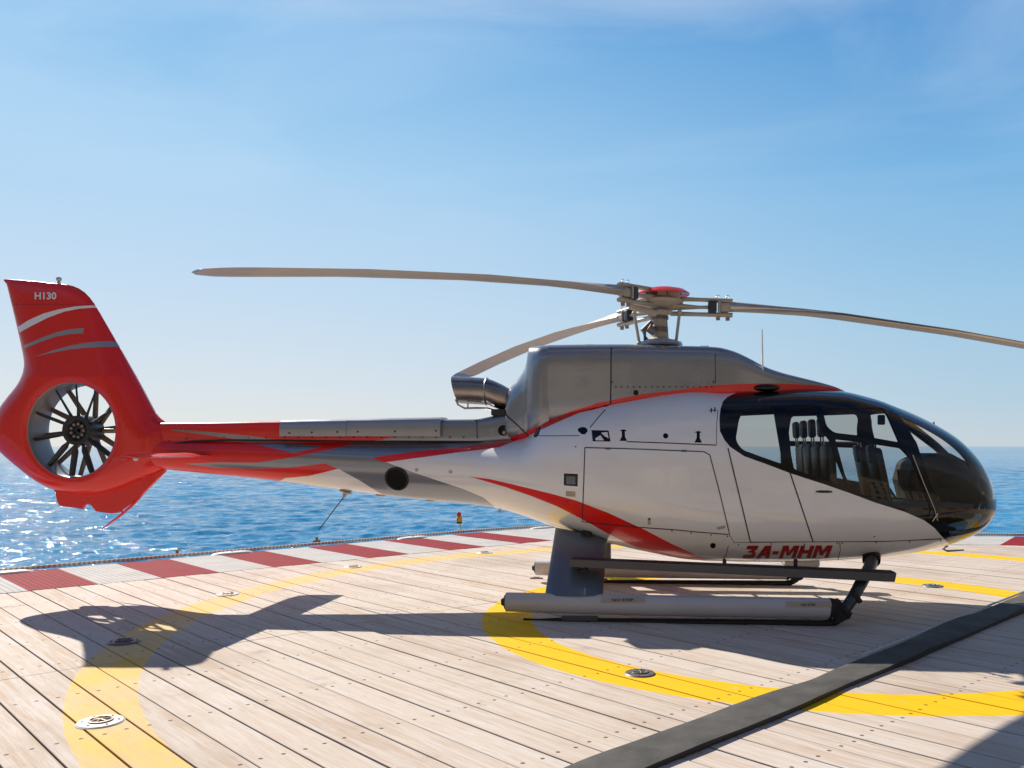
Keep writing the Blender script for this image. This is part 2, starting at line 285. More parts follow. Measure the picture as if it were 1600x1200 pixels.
def deck_material():
    m, N, L, b = new_mat('deck_timber')
    geo = N.new('ShaderNodeNewGeometry')
    def dotn(v):
        d = N.new('ShaderNodeVectorMath'); d.operation = 'DOT_PRODUCT'; d.inputs[1].default_value = v; L.new(geo.outputs['Position'], d.inputs[0]); return d.outputs['Value']
    def M(op, a, c=None, clamp=False):
        n = N.new('ShaderNodeMath'); n.operation = op; n.use_clamp = clamp
        for i, q in enumerate((a, c)):
            if q is None: continue
            if isinstance(q, (int, float)): n.inputs[i].default_value = q
            else: L.new(q, n.inputs[i])
        return n.outputs[0]
    def mix(f, a, c):
        n = N.new('ShaderNodeMix'); n.data_type = 'RGBA'
        for i, q in ((0, f), (6, a), (7, c)):
            if isinstance(q, (int, float)): n.inputs[i].default_value = q
            elif isinstance(q, tuple): n.inputs[i].default_value = q+(1,)
            else: L.new(q, n.inputs[i])
        return n.outputs[2]
    def ss(v, a, c, lo=0.0, hi=1.0):
        n = N.new('ShaderNodeMapRange'); n.interpolation_type = 'SMOOTHSTEP'; L.new(v, n.inputs[0])
        for i, q in enumerate((a, c, lo, hi)): n.inputs[i+1].default_value = q
        return n.outputs[0]
    n_ = dotn(NN); u_ = dotn(U)
    idx = M('FLOOR', M('MULTIPLY', M('SUBTRACT', n_, 1.463), 1/0.2404))
    wn = N.new('ShaderNodeTexWhiteNoise'); wn.noise_dimensions = '1D'; L.new(idx, wn.inputs['W'])
    # grain: noise stretched along the plank
    cmb = N.new('ShaderNodeCombineXYZ'); L.new(M('MULTIPLY', u_, 0.9), cmb.inputs[0]); L.new(M('MULTIPLY', n_, 16.0), cmb.inputs[1]); L.new(M('MULTIPLY', idx, 3.7), cmb.inputs[2])
    g1 = N.new('ShaderNodeTexNoise'); g1.inputs['Scale'].default_value = 1.5; g1.inputs['Detail'].default_value = 8; g1.inputs['Roughness'].default_value = 0.62; g1.inputs['Distortion'].default_value = 0.5
    L.new(cmb.outputs[0], g1.inputs[0])
    c2 = N.new('ShaderNodeCombineXYZ'); L.new(M('MULTIPLY', u_, 5.0), c2.inputs[0]); L.new(M('MULTIPLY', n_, 120.0), c2.inputs[1]); L.new(idx, c2.inputs[2])
    g2 = N.new('ShaderNodeTexNoise'); g2.inputs['Scale'].default_value = 1.0; g2.inputs['Detail'].default_value = 4; L.new(c2.outputs[0], g2.inputs[0])
    big = N.new('ShaderNodeTexNoise'); big.inputs['Scale'].default_value = 0.55; big.inputs['Detail'].default_value = 5; L.new(geo.outputs['Position'], big.inputs[0])
    base = mix(wn.outputs['Value'], (0.49, 0.375, 0.285), (0.59, 0.495, 0.415))
    base = mix(ss(g1.outputs[0], 0.36, 0.66), base, (0.61, 0.55, 0.50))
    base = mix(ss(g2.outputs[0], 0.50, 0.72, 0, 0.45), base, (0.36, 0.255, 0.175))
    base = mix(ss(big.outputs[0], 0.50, 0.68, 0, 0.5), base, (0.40, 0.30, 0.225))
    st1 = N.new('ShaderNodeTexNoise'); st1.inputs['Scale'].default_value = 2.2; st1.inputs['Detail'].default_value = 10; st1.inputs['Roughness'].default_value = 0.75; L.new(geo.outputs['Position'], st1.inputs[0])
    stain = ss(st1.outputs[0], 0.58, 0.70, 0, 0.55)
    base = mix(stain, base, (0.26, 0.21, 0.17))
    # grime beside each joint
    fe = M('ABSOLUTE', M('SUBTRACT', M('FRACT', M('MULTIPLY', M('SUBTRACT', n_, 1.463), 1/0.2404)), 0.5))
    base = mix(M('MULTIPLY', ss(fe, 0.44, 0.5), M('MULTIPLY', ss(g1.outputs[0], 0.3, 0.6), 0.5)), base, (0.25, 0.18, 0.13))
    # yellow rings
    dd = N.new('ShaderNodeVectorMath'); dd.operation = 'DISTANCE'; dd.inputs[1].default_value = CEN; L.new(geo.outputs['Position'], dd.inputs[0])
    jn = N.new('ShaderNodeTexNoise'); jn.inputs['Scale'].default_value = 9; jn.inputs['Detail'].default_value = 5; L.new(geo.outputs['Position'], jn.inputs[0])
    dj = M('ADD', dd.outputs['Value'], M('MULTIPLY', M('SUBTRACT', jn.outputs[0], 0.5), 0.035))
    def ring(a, c, s=0.006): return M('MULTIPLY', ss(dj, a-s, a+s), ss(dj, c-s, c+s, 1, 0))
    inner = ring(2.66, 3.13); outer = ring(5.82, 6.25)
    sx = N.new('ShaderNodeSeparateXYZ'); L.new(geo.outputs['Position'], sx.inputs[0])
    wear = N.new('ShaderNodeTexNoise'); wear.inputs['Scale'].default_value = 1.3; wear.inputs['Detail'].default_value = 9; wear.inputs['Roughness'].default_value = 0.72; L.new(geo.outputs['Position'], wear.inputs[0])
    pale = M('MULTIPLY', ss(sx.outputs[0], -2.6, 3.0, 1, 0), ss(M('ADD', wear.outputs[0], M('MULTIPLY', g1.outputs[0], 0.5)), 0.52, 1.0, 1.0, 0.25))
    strong = mix(ss(g2.outputs[0], 0.45, 0.8), (0.84, 0.49, 0.0), (0.74, 0.40, 0.0))
    faded = (0.76, 0.50, 0.17)
    chip = ss(M('ADD', jn.outputs[0], M('MULTIPLY', g2.outputs[0], 0.25)), 0.82, 0.88, 1.0, 0.4)
    base = mix(M('MULTIPLY', inner, M('MULTIPLY', chip, 0.97)), base, strong)
    base = mix(M('MULTIPLY', outer, M('SUBTRACT', 0.97, M('MULTIPLY', pale, 0.5))), base, mix(pale, strong, faded))
    # screws: two per plank on each joist row
    fr = M('FRACT', M('MULTIPLY', M('SUBTRACT', n_, 1.463), 1/0.2404))
    dn = M('MULTIPLY', M('SUBTRACT', M('ABSOLUTE', M('SUBTRACT', fr, 0.5)), 0.25), 0.2404)
    w2 = N.new('ShaderNodeTexWhiteNoise'); w2.noise_dimensions = '1D'; L.new(M('FLOOR', M('MULTIPLY', M('SUBTRACT', n_, 1.463), 2/0.2404)), w2.inputs['W'])
    uj = M('ADD', u_, M('MULTIPLY', w2.outputs['Value'], 0.03))
    du = M('SUBTRACT', M('FRACT', M('SUBTRACT', uj, 0.435-0.5+0.0)), 0.5)
    rr = M('SQRT', M('ADD', M('POWER', dn, 2.0), M('POWER', du, 2.0)))
    scr = ss(rr, 0.010, 0.0145, 1, 0)
    base = mix(M('MULTIPLY', scr, 0.9), base, (0.10, 0.07, 0.055))
    L.new(base, b.inputs['Base Color']); b.inputs['Roughness'].default_value = 0.75
    b.inputs['Specular IOR Level'].default_value = 0.12
    h = M('ADD', M('MULTIPLY', g2.outputs[0], 0.5), M('SUBTRACT', M('MULTIPLY', g1.outputs[0], 0.6), M('MULTIPLY', scr, 2.0)))
    bp = N.new('ShaderNodeBump'); bp.inputs['Strength'].default_value = 0.45; bp.inputs['Distance'].default_value = 0.004
    L.new(h, bp.inputs['Height']); L.new(bp.outputs[0], b.inputs['Normal'])
    return m
TIMBER = deck_material()
INN = [(-7.3, 8.8), (0.0, 15.4), (7.26, 14.48), (9.4, 14.2), (11.9, 8.1), (4.6, 1.5), (-2.66, 2.42), (-4.8, 2.7)]
OUT = [(-9.4, 9.25), (-0.35, 17.8), (7.5, 15.9), (10.6, 15.6), (14.0, 7.65), (4.95, -0.9), (-2.9, 1.0), (-6.0, 1.3)]
def clip_line(poly, n0):
    """interval along U where the line n=n0 is inside poly (convex)"""
    ts = []
    for i in range(len(poly)):
        a = Vector(poly[i]+(0,)); c = Vector(poly[(i+1) % len(poly)]+(0,))
        na, nc = a.dot(NN), c.dot(NN)
        if (na-n0)*(nc-n0) < 0:
            t = (n0-na)/(nc-na); ts.append((a.lerp(c, t)).dot(U))
    return (min(ts), max(ts)) if len(ts) >= 2 else None
def un(u, n, z=0.0):
    v = U*u + NN*n; return (v.x, v.y, z)
dk = MB(); W = 0.2404; GAP = 0.0055
for k in range(-60, 70):
    n0 = 1.463+k*W+GAP; n1 = 1.463+(k+1)*W-GAP
    A = clip_line(INN, n0); B = clip_line(INN, n1)
    if not A or not B: continue
    cuts = [None, -6.9+random.uniform(-.0, .0), 0.10+(0.0 if k % 2 else 0.0), 7.18, None]
    zj = random.uniform(-0.002, 0.002)
    lo0, hi0 = A; lo1, hi1 = B
    segs = [c for c in (0.10-7.08, 0.10, 7.18) if lo0+.3 < c < hi0-.3]
    pts0 = [lo0]+segs+[hi0]; pts1 = [lo1]+segs+[hi1]
    for i in range(len(pts0)-1):
        g0 = 0.004 if i > 0 else 0; g1 = 0.004 if i < len(pts0)-2 else 0
        z = zj+random.uniform(-0.0012, 0.0012); sk = random.uniform(-0.0012, 0.0012)
        q = [(pts0[i]+g0, n0), (pts0[i+1]-g1, n0+sk), (pts1[i+1]-g1, n1+sk), (pts1[i]+g0, n1)]
        top = [un(a, c, z) for a, c in q]; bot = [un(a, c, z-0.045) for a, c in q]
        bv = 0.0025
        inn = [un(a+(bv if j in (0, 3) else -bv), c+(bv if j < 2 else -bv), z) for j, (a, c) in enumerate(q)]
        edge = [un(a, c, z-bv) for a, c in q]
        dk.add(inn+edge+bot, [(0, 3, 2, 1)]+[(j, (j+1) % 4, 4+(j+1) % 4, 4+j) for j in range(4)]+[(4+j, 4+(j+1) % 4, 8+(j+1) % 4, 8+j) for j in range(4)])
dk.build('deck', TIMBER, smooth=False, kind='structure')
sb = MB(); sb.prism([(x, y, 0) for x, y in OUT][::-1], (0, 0, -0.075), (0, 0, -0.9))
sb.build('platform_base', pmat('dark_substructure', (0.05, 0.045, 0.04), 0.8), smooth=False, kind='structure')

# perimeter band of red and pale grating
def grating(name, col, col2):
    m, N, L, b = new_mat(name)
    geo = N.new('ShaderNodeNewGeometry'); 
    outs = []
    for v, s in ((U, 15.0), (NN, 15.0)):
        d = N.new('ShaderNodeVectorMath'); d.operation = 'DOT_PRODUCT'; d.inputs[1].default_value = v; L.new(geo.outputs['Position'], d.inputs[0])
        a = N.new('ShaderNodeMath'); a.operation = 'MULTIPLY'; a.inputs[1].default_value = s; L.new(d.outputs['Value'], a.inputs[0])
        f = N.new('ShaderNodeMath'); f.operation = 'PINGPONG'; f.inputs[1].default_value = 0.5; L.new(a.outputs[0], f.inputs[0])
        outs.append(f.outputs[0])
    mi = N.new('ShaderNodeMath'); mi.operation = 'MINIMUM'; L.new(outs[0], mi.inputs[0]); L.new(outs[1], mi.inputs[1])
    r = N.new('ShaderNodeMapRange'); r.inputs[1].default_value = 0.07; r.inputs[2].default_value = 0.13; L.new(mi.outputs[0], r.inputs[0])
    nz = N.new('ShaderNodeTexNoise'); nz.inputs['Scale'].default_value = 3; nz.inputs['Detail'].default_value = 8; L.new(geo.outputs['Position'], nz.inputs[0])
    mx = N.new('ShaderNodeMix'); mx.data_type = 'RGBA'; mx.inputs[6].default_value = col+(1,); mx.inputs[7].default_value = col2+(1,); L.new(r.outputs[0], mx.inputs[0])
    m2 = N.new('ShaderNodeMix'); m2.data_type = 'RGBA'; m2.blend_type = 'MULTIPLY'; m2.inputs[0].default_value = 0.35; L.new(mx.outputs[2], m2.inputs[6]); L.new(nz.outputs[0], m2.inputs[7])
    L.new(m2.outputs[2], b.inputs['Base Color']); b.inputs['Roughness'].default_value = 0.8; b.inputs['Specular IOR Level'].default_value = 0.1
    bp = N.new('ShaderNodeBump'); bp.inputs['Strength'].default_value = 0.5; bp.inputs['Distance'].default_value = 0.01; bp.invert = True
    L.new(r.outputs[0], bp.inputs['Height']); L.new(bp.outputs[0], b.inputs['Normal'])
    return m
GR = grating('red_grating', (0.13, 0.008, 0.014), (0.40, 0.028, 0.04)); GW = grating('pale_grating', (0.42, 0.40, 0.385), (0.68, 0.65, 0.62))
bd = MB()
def lerp2(a, b, t): return (a[0]+(b[0]-a[0])*t, a[1]+(b[1]-a[1])*t)
def band_edge(i, cuts):
    """cuts = list of fractions on inner/outer edges with colour"""
    for (t0, t1, s0, s1, mi) in cuts:
        a0 = lerp2(INN[i], INN[(i+1) % 8], t0); a1 = lerp2(INN[i], INN[(i+1) % 8], t1)
        b0 = lerp2(OUT[i], OUT[(i+1) % 8], s0); b1 = lerp2(OUT[i], OUT[(i+1) % 8], s1)
        bd.add([(a0[0], a0[1], .004), (a1[0], a1[1], .004), (b1[0], b1[1], .004), (b0[0], b0[1], .004),
                (a0[0], a0[1], -.06), (a1[0], a1[1], -.06), (b1[0], b1[1], -.06), (b0[0], b0[1], -.06)],
               [(0, 1, 2, 3), (3, 2, 6, 7), (1, 0, 4, 5)], mi)
# first edge: patch ends square to the edge, at known stations along NN
def edge1():
    def on(poly, n0):
        a = Vector(poly[0]+(0,)).dot(NN); c = Vector(poly[1]+(0,)).dot(NN); return (n0-a)/(c-a)
    st = [2.40+1.44*k for k in range(-2, 7)]; cuts = []; prev = None
    ks = []
    for s in st: ks += [(s, 1), (s+0.72, 0)]
    ks = [(a, c) for a, c in ks]
    t_i = 0.0; t_o = 0.0; mi = 0
    for s, c in ks:
        ti, to = on(INN, s), on(OUT, s)
        if ti <= 0 or to <= 0: mi = c; continue
        if ti >= 1: break
        to = min(to, 1.0)
        cuts.append((t_i, ti, t_o, to, mi)); t_i, t_o, mi = ti, to, c
    cuts.append((t_i, 1, t_o, 1, mi)); return cuts
band_edge(0, edge1())
for i, (n, ph) in {1: (9, 0), 2: (2, 0), 3: (10, 0), 4: (14, 1), 5: (10, 0), 6: (2, 0), 7: (9, 1)}.items():
    if i == 2: band_edge(i, [(0, 0.001, 0, 0.23, 0), (0.001, 0.5, 0.23, 0.6, 1), (0.5, 1, 0.6, 1, 0)]); continue
    band_edge(i, [(k/n, (k+1)/n, k/n, (k+1)/n, (k+ph) % 2) for k in range(n)])
bd.build('perimeter_band', [GW, GR], smooth=False, kind='structure')

# rope edge with brackets
rope = MB(); ring_pts = []
for i in range(8):
    a, c = OUT[i], OUT[(i+1) % 8]; nseg = 26
    for k in range(nseg):
        p = lerp2(a, c, k/nseg); q = Vector((p[0]-CEN.x, p[1]-CEN.y, 0)).normalized()*0.10
        ring_pts.append(Vector((p[0]+q.x, p[1]+q.y, 0.035+0.008*math.sin(k*1.7))))
ring_pts.append(ring_pts[0])
# round the corners a little
rp2 = ring_pts[:]
for _ in range(10): rp2 = [rp2[0]]+[(rp2[i-1]+rp2[i]*2+rp2[i+1])/4 for i in range(1, len(rp2)-1)]+[rp2[-1]]
rope.tube(rp2, 0.024, n=8)
def rope_mat():
    m, N, L, b = new_mat('hemp_rope')
    geo = N.new('ShaderNodeNewGeometry'); w = N.new('ShaderNodeTexWave'); w.inputs['Scale'].default_value = 7; w.inputs['Distortion'].default_value = 2.5; L.new(geo.outputs['Position'], w.inputs[0])
    mx = N.new('ShaderNodeMix'); mx.data_type = 'RGBA'; mx.inputs[6].default_value = (0.40, 0.34, 0.28, 1); mx.inputs[7].default_value = (0.8, 0.75, 0.68, 1); L.new(w.outputs[1], mx.inputs[0]); L.new(mx.outputs[2], b.inputs['Base Color'])
    b.inputs['Roughness'].default_value = 0.9
    return m
rope.build('edge_rope', rope_mat(), label='pale twisted rope running along the sea edge of the wooden deck', cat='rope')

def at_px(px, py, z=0.0): return G(px, py, z)
BRK = pmat('rusty_bracket', (0.35, 0.24, 0.16), 0.6, metal=0.3)
for px, py, lab in ((495, 847, 'small rusty bracket holding the rope beside the third red patch'), (277, 868, 'small rusty bracket holding the rope beside the second red patch')):
    p = at_px(px, py); r = empty('rope_bracket', p, 0.7, label=lab, cat='bracket', group='brackets along the edge rope')
    MB().box((0, 0, 0.02), (0.12, 0.04, 0.04), bev=0.008).build('base', BRK, r, smooth=False)
    MB().tube([(0, 0, 0.03), (0, 0, 0.09)], 0.022, n=10).build('post', BRK, r)
# perimeter light on a stem
p = at_px(720, 829); r = empty('perimeter_light', p, 0, label='red and yellow warning lamp on a short stem at the deck edge', cat='lamp')
MB().tube([(0.0, 0, 0), (0.0, 0, 0.02)], 0.05, n=12).tube([(0.0, 0, 0), (-0.01, 0, 0.10), (-0.025, 0, 0.2)], 0.014, n=8).build('stem', STEEL, r)
MB().lathe((-0.03, 0, 0.14), [(0.0, 0), (0.05, 0.0), (0.058, 0.015), (0.058, 0.03)], n=16).build('base_cap', RUBBER, r)
MB().lathe((-0.03, 0, 0.17), [(0.058, 0), (0.06, 0.03), (0.054, 0.09), (0.04, 0.115)], n=16).build('yellow_housing', pmat('yellow_plastic', (0.85, 0.42, 0.01), 0.35), r)
MB().lathe((-0.035, 0, 0.285), [(0.04, 0), (0.044, 0.02), (0.04, 0.055), (0.025, 0.075), (0.0, 0.082)], n=16).build('red_lens', pmat('red_lens', (0.8, 0.01, 0.02), 0.2), r)
# oval white covers on the band
labs = ['white oval cover on the leftmost red patch of the deck edge', 'white oval cover on the third red patch of the deck edge', 'white oval cover on the fifth red patch of the deck edge', 'white oval cover on the red patch behind the exposed tail belly']
for (px, py), lab in zip(((8, 896.5), (363, 865.3), (645, 841.3), (848, 825.5)), labs):
    p = at_px(px, py); r = empty('edge_cover', p, math.atan2(NN.y, NN.x), label=lab, cat='cover', group='white covers on the red patches')
    MB().lathe((0, 0, 0.005), [(0.0, 0.03), (0.13, 0.028), (0.17, 0.018), (0.19, 0.0)], n=28).build('cover_plate', pmat('white_plate', (0.75, 0.72, 0.68), 0.5) if 'white_plate' not in bpy.data.materials else bpy.data.materials['white_plate'], r).scale = (1.7, 0.6, 1)
    MB().tube([(0, 0, 0.03), (0, 0, 0.042)], 0.02, n=10).build('bolt', STEEL, r)
# tie-down fittings
def tie_down(px, py, s, mats, lab, rz=0.3):
    p = at_px(px, py); r = empty('tie_down_ring', p, rz, label=lab, cat='tie-down', group='tie-down fittings let into the yellow rings')
    plate, inner = mats
    MB().lathe((0, 0, 0.002), [(0.0, 0.012), (s*0.5, 0.012), (s*0.92, 0.009), (s, 0.0)], n=32).build('plate', plate, r)
    MB().lathe((0, 0, 0.014), [(s*0.50, 0.0), (s*0.52, 0.007), (s*0.44, 0.008), (s*0.42, -0.004)], n=28).build('rim', inner, r)
    cross = MB()
    for k in range(3):
        a = PI*k/3+0.3; d = Vector((math.cos(a), math.sin(a), 0))*s*0.42
        cross.tube([Vector((0, 0, 0.015))-d, Vector((0, 0, 0.02)), Vector((0, 0, 0.015))+d], s*0.05, n=8)
    cross.build('crossbar', inner, r)
    b = MB()
    for k in range(6):
        a = 2*PI*k/6; b.tube([(s*.74*math.cos(a), s*.74*math.sin(a), 0.008), (s*.74*math.cos(a), s*.74*math.sin(a), 0.018)], s*0.045, n=8)
    b.build('bolt_ring', inner, r, kind='stuff')
    return r
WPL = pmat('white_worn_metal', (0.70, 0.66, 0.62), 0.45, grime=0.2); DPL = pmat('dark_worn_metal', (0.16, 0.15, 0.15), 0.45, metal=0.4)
BRZ = pmat('weathered_bronze', (0.33, 0.25, 0.19), 0.5, metal=0.4)
tie_down(157, 1129, 0.135, (WPL, BRZ), 'white round tie-down plate nearest the bottom left corner')
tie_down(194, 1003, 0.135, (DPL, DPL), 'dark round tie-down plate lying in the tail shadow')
tie_down(356, 929, 0.125, (WPL, BRZ), 'pale tie-down plate on the yellow ring just left of the tail fin shadow arm')
tie_down(552, 886, 0.125, (WPL, BRZ), 'pale tie-down plate on the faded ring near the fourth red patch')
tie_down(757, 864, 0.125, (WPL, BRZ), 'farthest pale tie-down plate on the ring left of the landing gear')
tie_down(1000, 1053, 0.115, (DPL, STEEL), 'dark metal ring fitting on the bright yellow inner circle in front')
tie_down(1457, 916, 0.125, (DPL, STEEL), 'dark metal ring fitting on the inner circle under the nose')
p = at_px(838, 904); r = empty('deck_slot', p, 0, label='small dark bronze slot fitting in the planks left of the grey gear leg', cat='fitting')
MB().box((0, 0, 0.008), (0.16, 0.06, 0.014), bev=0.005).build('slot_plate', BRZ, r, smooth=False)
MB().box((0, 0, 0.018), (0.08, 0.02, 0.01), bev=0.003).build('slot_bar', DPL, r, smooth=False)

# grey strap across the deck
def strap_mat():
    m, N, L, b = new_mat('grey_webbing')
    geo = N.new('ShaderNodeNewGeometry')
    nz = N.new('ShaderNodeTexNoise'); nz.inputs['Scale'].default_value = 3.5; nz.inputs['Detail'].default_value = 9; nz.inputs['Roughness'].default_value = 0.65; L.new(geo.outputs['Position'], nz.inputs[0])
    n2 = N.new('ShaderNodeTexNoise'); n2.inputs['Scale'].default_value = 160; L.new(geo.outputs['Position'], n2.inputs[0])
    r = N.new('ShaderNodeMapRange'); r.inputs[1].default_value = 0.35; r.inputs[2].default_value = 0.72; L.new(nz.outputs[0], r.inputs[0])
    mx = N.new('ShaderNodeMix'); mx.data_type = 'RGBA'; mx.inputs[6].default_value = (0.062, 0.060, 0.057, 1); mx.inputs[7].default_value = (0.115, 0.11, 0.103, 1); L.new(r.outputs[0], mx.inputs[0])
    L.new(mx.outputs[2], b.inputs['Base Color']); b.inputs['Roughness'].default_value = 0.85; b.inputs['Specular IOR Level'].default_value = 0.25
    bp = N.new('ShaderNodeBump'); bp.inputs['Strength'].default_value = 0.35; bp.inputs['Distance'].default_value = 0.02; L.new(nz.outputs[0], bp.inputs['Height'])
    b2 = N.new('ShaderNodeBump'); b2.inputs['Strength'].default_value = 0.3; b2.inputs['Distance'].default_value = 0.003; L.new(n2.outputs[0], b2.inputs['Height']); L.new(bp.outputs[0], b2.inputs['Normal'])
    L.new(b2.outputs[0], b.inputs['Normal'])
    return m
fa = [G(*q) for q in ((560, 1348), (905, 1199.5), (1200, 1090), (1265, 1071), (1332, 1041), (1412, 1009.5), (1500, 973), (1590, 936), (1700, 896))]
ne = [G(*q) for q in ((660, 1370), (1030, 1199.5), (1200, 1131), (1262, 1105), (1325, 1075), (1430, 1033), (1490, 1006), (1600, 958), (1730, 908))]
def resample(P, n):
    d = [0]
    for i in range(1, len(P)): d.append(d[-1]+(P[i]-P[i-1]).length)
    out = []
    for k in range(n):
        s = d[-1]*k/(n-1); j = max(i for i in range(len(d)) if d[i] <= s+1e-9); j = min(j, len(P)-2)
        out.append(P[j].lerp(P[j+1], (s-d[j])/(d[j+1]-d[j])))
    for _ in range(3): out = [out[0]]+[(out[i-1]+out[i]*2+out[i+1])/4 for i in range(1, n-1)]+[out[-1]]
    return out
SN, SM = 220, 12
fa, ne = resample(fa, SN), resample(ne, SN)
vs = []; fs = []
rs = random.Random(3)
def wr(i, t):
    s = i/SN*11
    return 0.018*max(0, math.sin(s*2.3+t*2.2))*math.exp(-((s-6.8)/2.2)**2)*1.6 + 0.0018*math.sin(s*5+t*4) + 0.001*math.sin(s*9.7-t*6)
for i in range(SN):
    for k in range(SM+1):
        t = k/SM; p = fa[i].lerp(ne[i], t)
        edge = min(t, 1-t)
        z = 0.034+0.004*min(1, edge*8)+wr(i, t)
        vs.append((p.x, p.y, max(0.028, z)))
W1 = SM+1
fs = [(i*W1+k, (i+1)*W1+k, (i+1)*W1+k+1, i*W1+k+1) for i in range(SN-1) for k in range(SM)]
nb = len(vs)
for i in range(SN):
    for k in (0, SM):
        p = fa[i] if k == 0 else ne[i]; vs.append((p.x, p.y, 0.006))
for i in range(SN-1):
    fs.append((i*W1, nb+2*i, nb+2*i+2, (i+1)*W1)); fs.append((i*W1+SM, (i+1)*W1+SM, nb+2*i+3, nb+2*i+1))
st = MB(); st.add(vs, fs); st.m = [0 if i < (SN-1)*SM else 1 for i in range(len(fs))]; st.build('strap', [strap_mat(), RUBBER], angle=50, label='long flat dark grey strap lying across the planks towards the right edge', cat='strap')  # strap sides coloured black to paint in the shadow along its edge
highlight = MB(); highlight.tube([Vector((p.x-0.02, p.y+0.03, 0.034+0.001*math.sin(i*.3))) for i, p in enumerate(fa) if 90 < i < 218], 0.012, n=6)  # pale tube standing in for the highlight on the strap's far edge
highlight.build('edge_highlight', pmat('pale_highlight', (0.55, 0.58, 0.62), 0.7), label='thin pale cord modelled along the far edge of the grey strap', cat='highlight')


# ================================================================== HELICOPTER
YAW = -math.atan(0.09)
heli = empty('helicopter', (1.046, 9.3, 0), YAW, label='parked helicopter with white cabin, red tail and shrouded tail rotor, standing on the wooden deck', cat='helicopter')
MW = Matrix.Translation((1.046, 9.3, 0)) @ Matrix.Rotation(YAW, 4, 'Z'); MI = MW.inverted()
CAML = MI @ Vector((0, 0, CH))
MWn = np.array(MW)
def ray(px, py): return (MI.to_3x3() @ Vector(((px-CX)/F, 1.0, (HY-py)/F)))
def L3(px, py, yl=0.0):
    d = ray(px, py); t = (yl-CAML.y)/d.y; return CAML + d*t
def proj(P):
    P = np.asarray(P, float); w = P @ MWn[:3, :3].T + MWn[:3, 3]
    return np.stack([CX+F*w[..., 0]/w[..., 1], HY-F*(w[..., 2]-CH)/w[..., 1]], -1)

class Curve1:
    """monotone cubic interpolation"""
    def __init__(s, x, y):
        x = np.asarray(x, float); y = np.asarray(y, float); o = np.argsort(x); s.x, s.y = x[o], y[o]
        h = np.diff(s.x); d = np.diff(s.y)/h; m = np.zeros(len(x)); 
        for i in range(1, len(x)-1):
            if d[i-1]*d[i] > 0:
                w1 = 2*h[i]+h[i-1]; w2 = h[i]+2*h[i-1]; m[i] = (w1+w2)/(w1/d[i-1]+w2/d[i])
        m[0] = d[0]; m[-1] = d[-1]; s.m = m
    def __call__(s, q):
        q = np.clip(q, s.x[0], s.x[-1]); i = np.clip(np.searchsorted(s.x, q)-1, 0, len(s.x)-2)
        h = s.x[i+1]-s.x[i]; t = (q-s.x[i])/h
        return (2*t**3-3*t**2+1)*s.y[i]+(t**3-2*t**2+t)*h*s.m[i]+(-2*t**3+3*t**2)*s.y[i+1]+(t**3-t**2)*h*s.m[i+1]

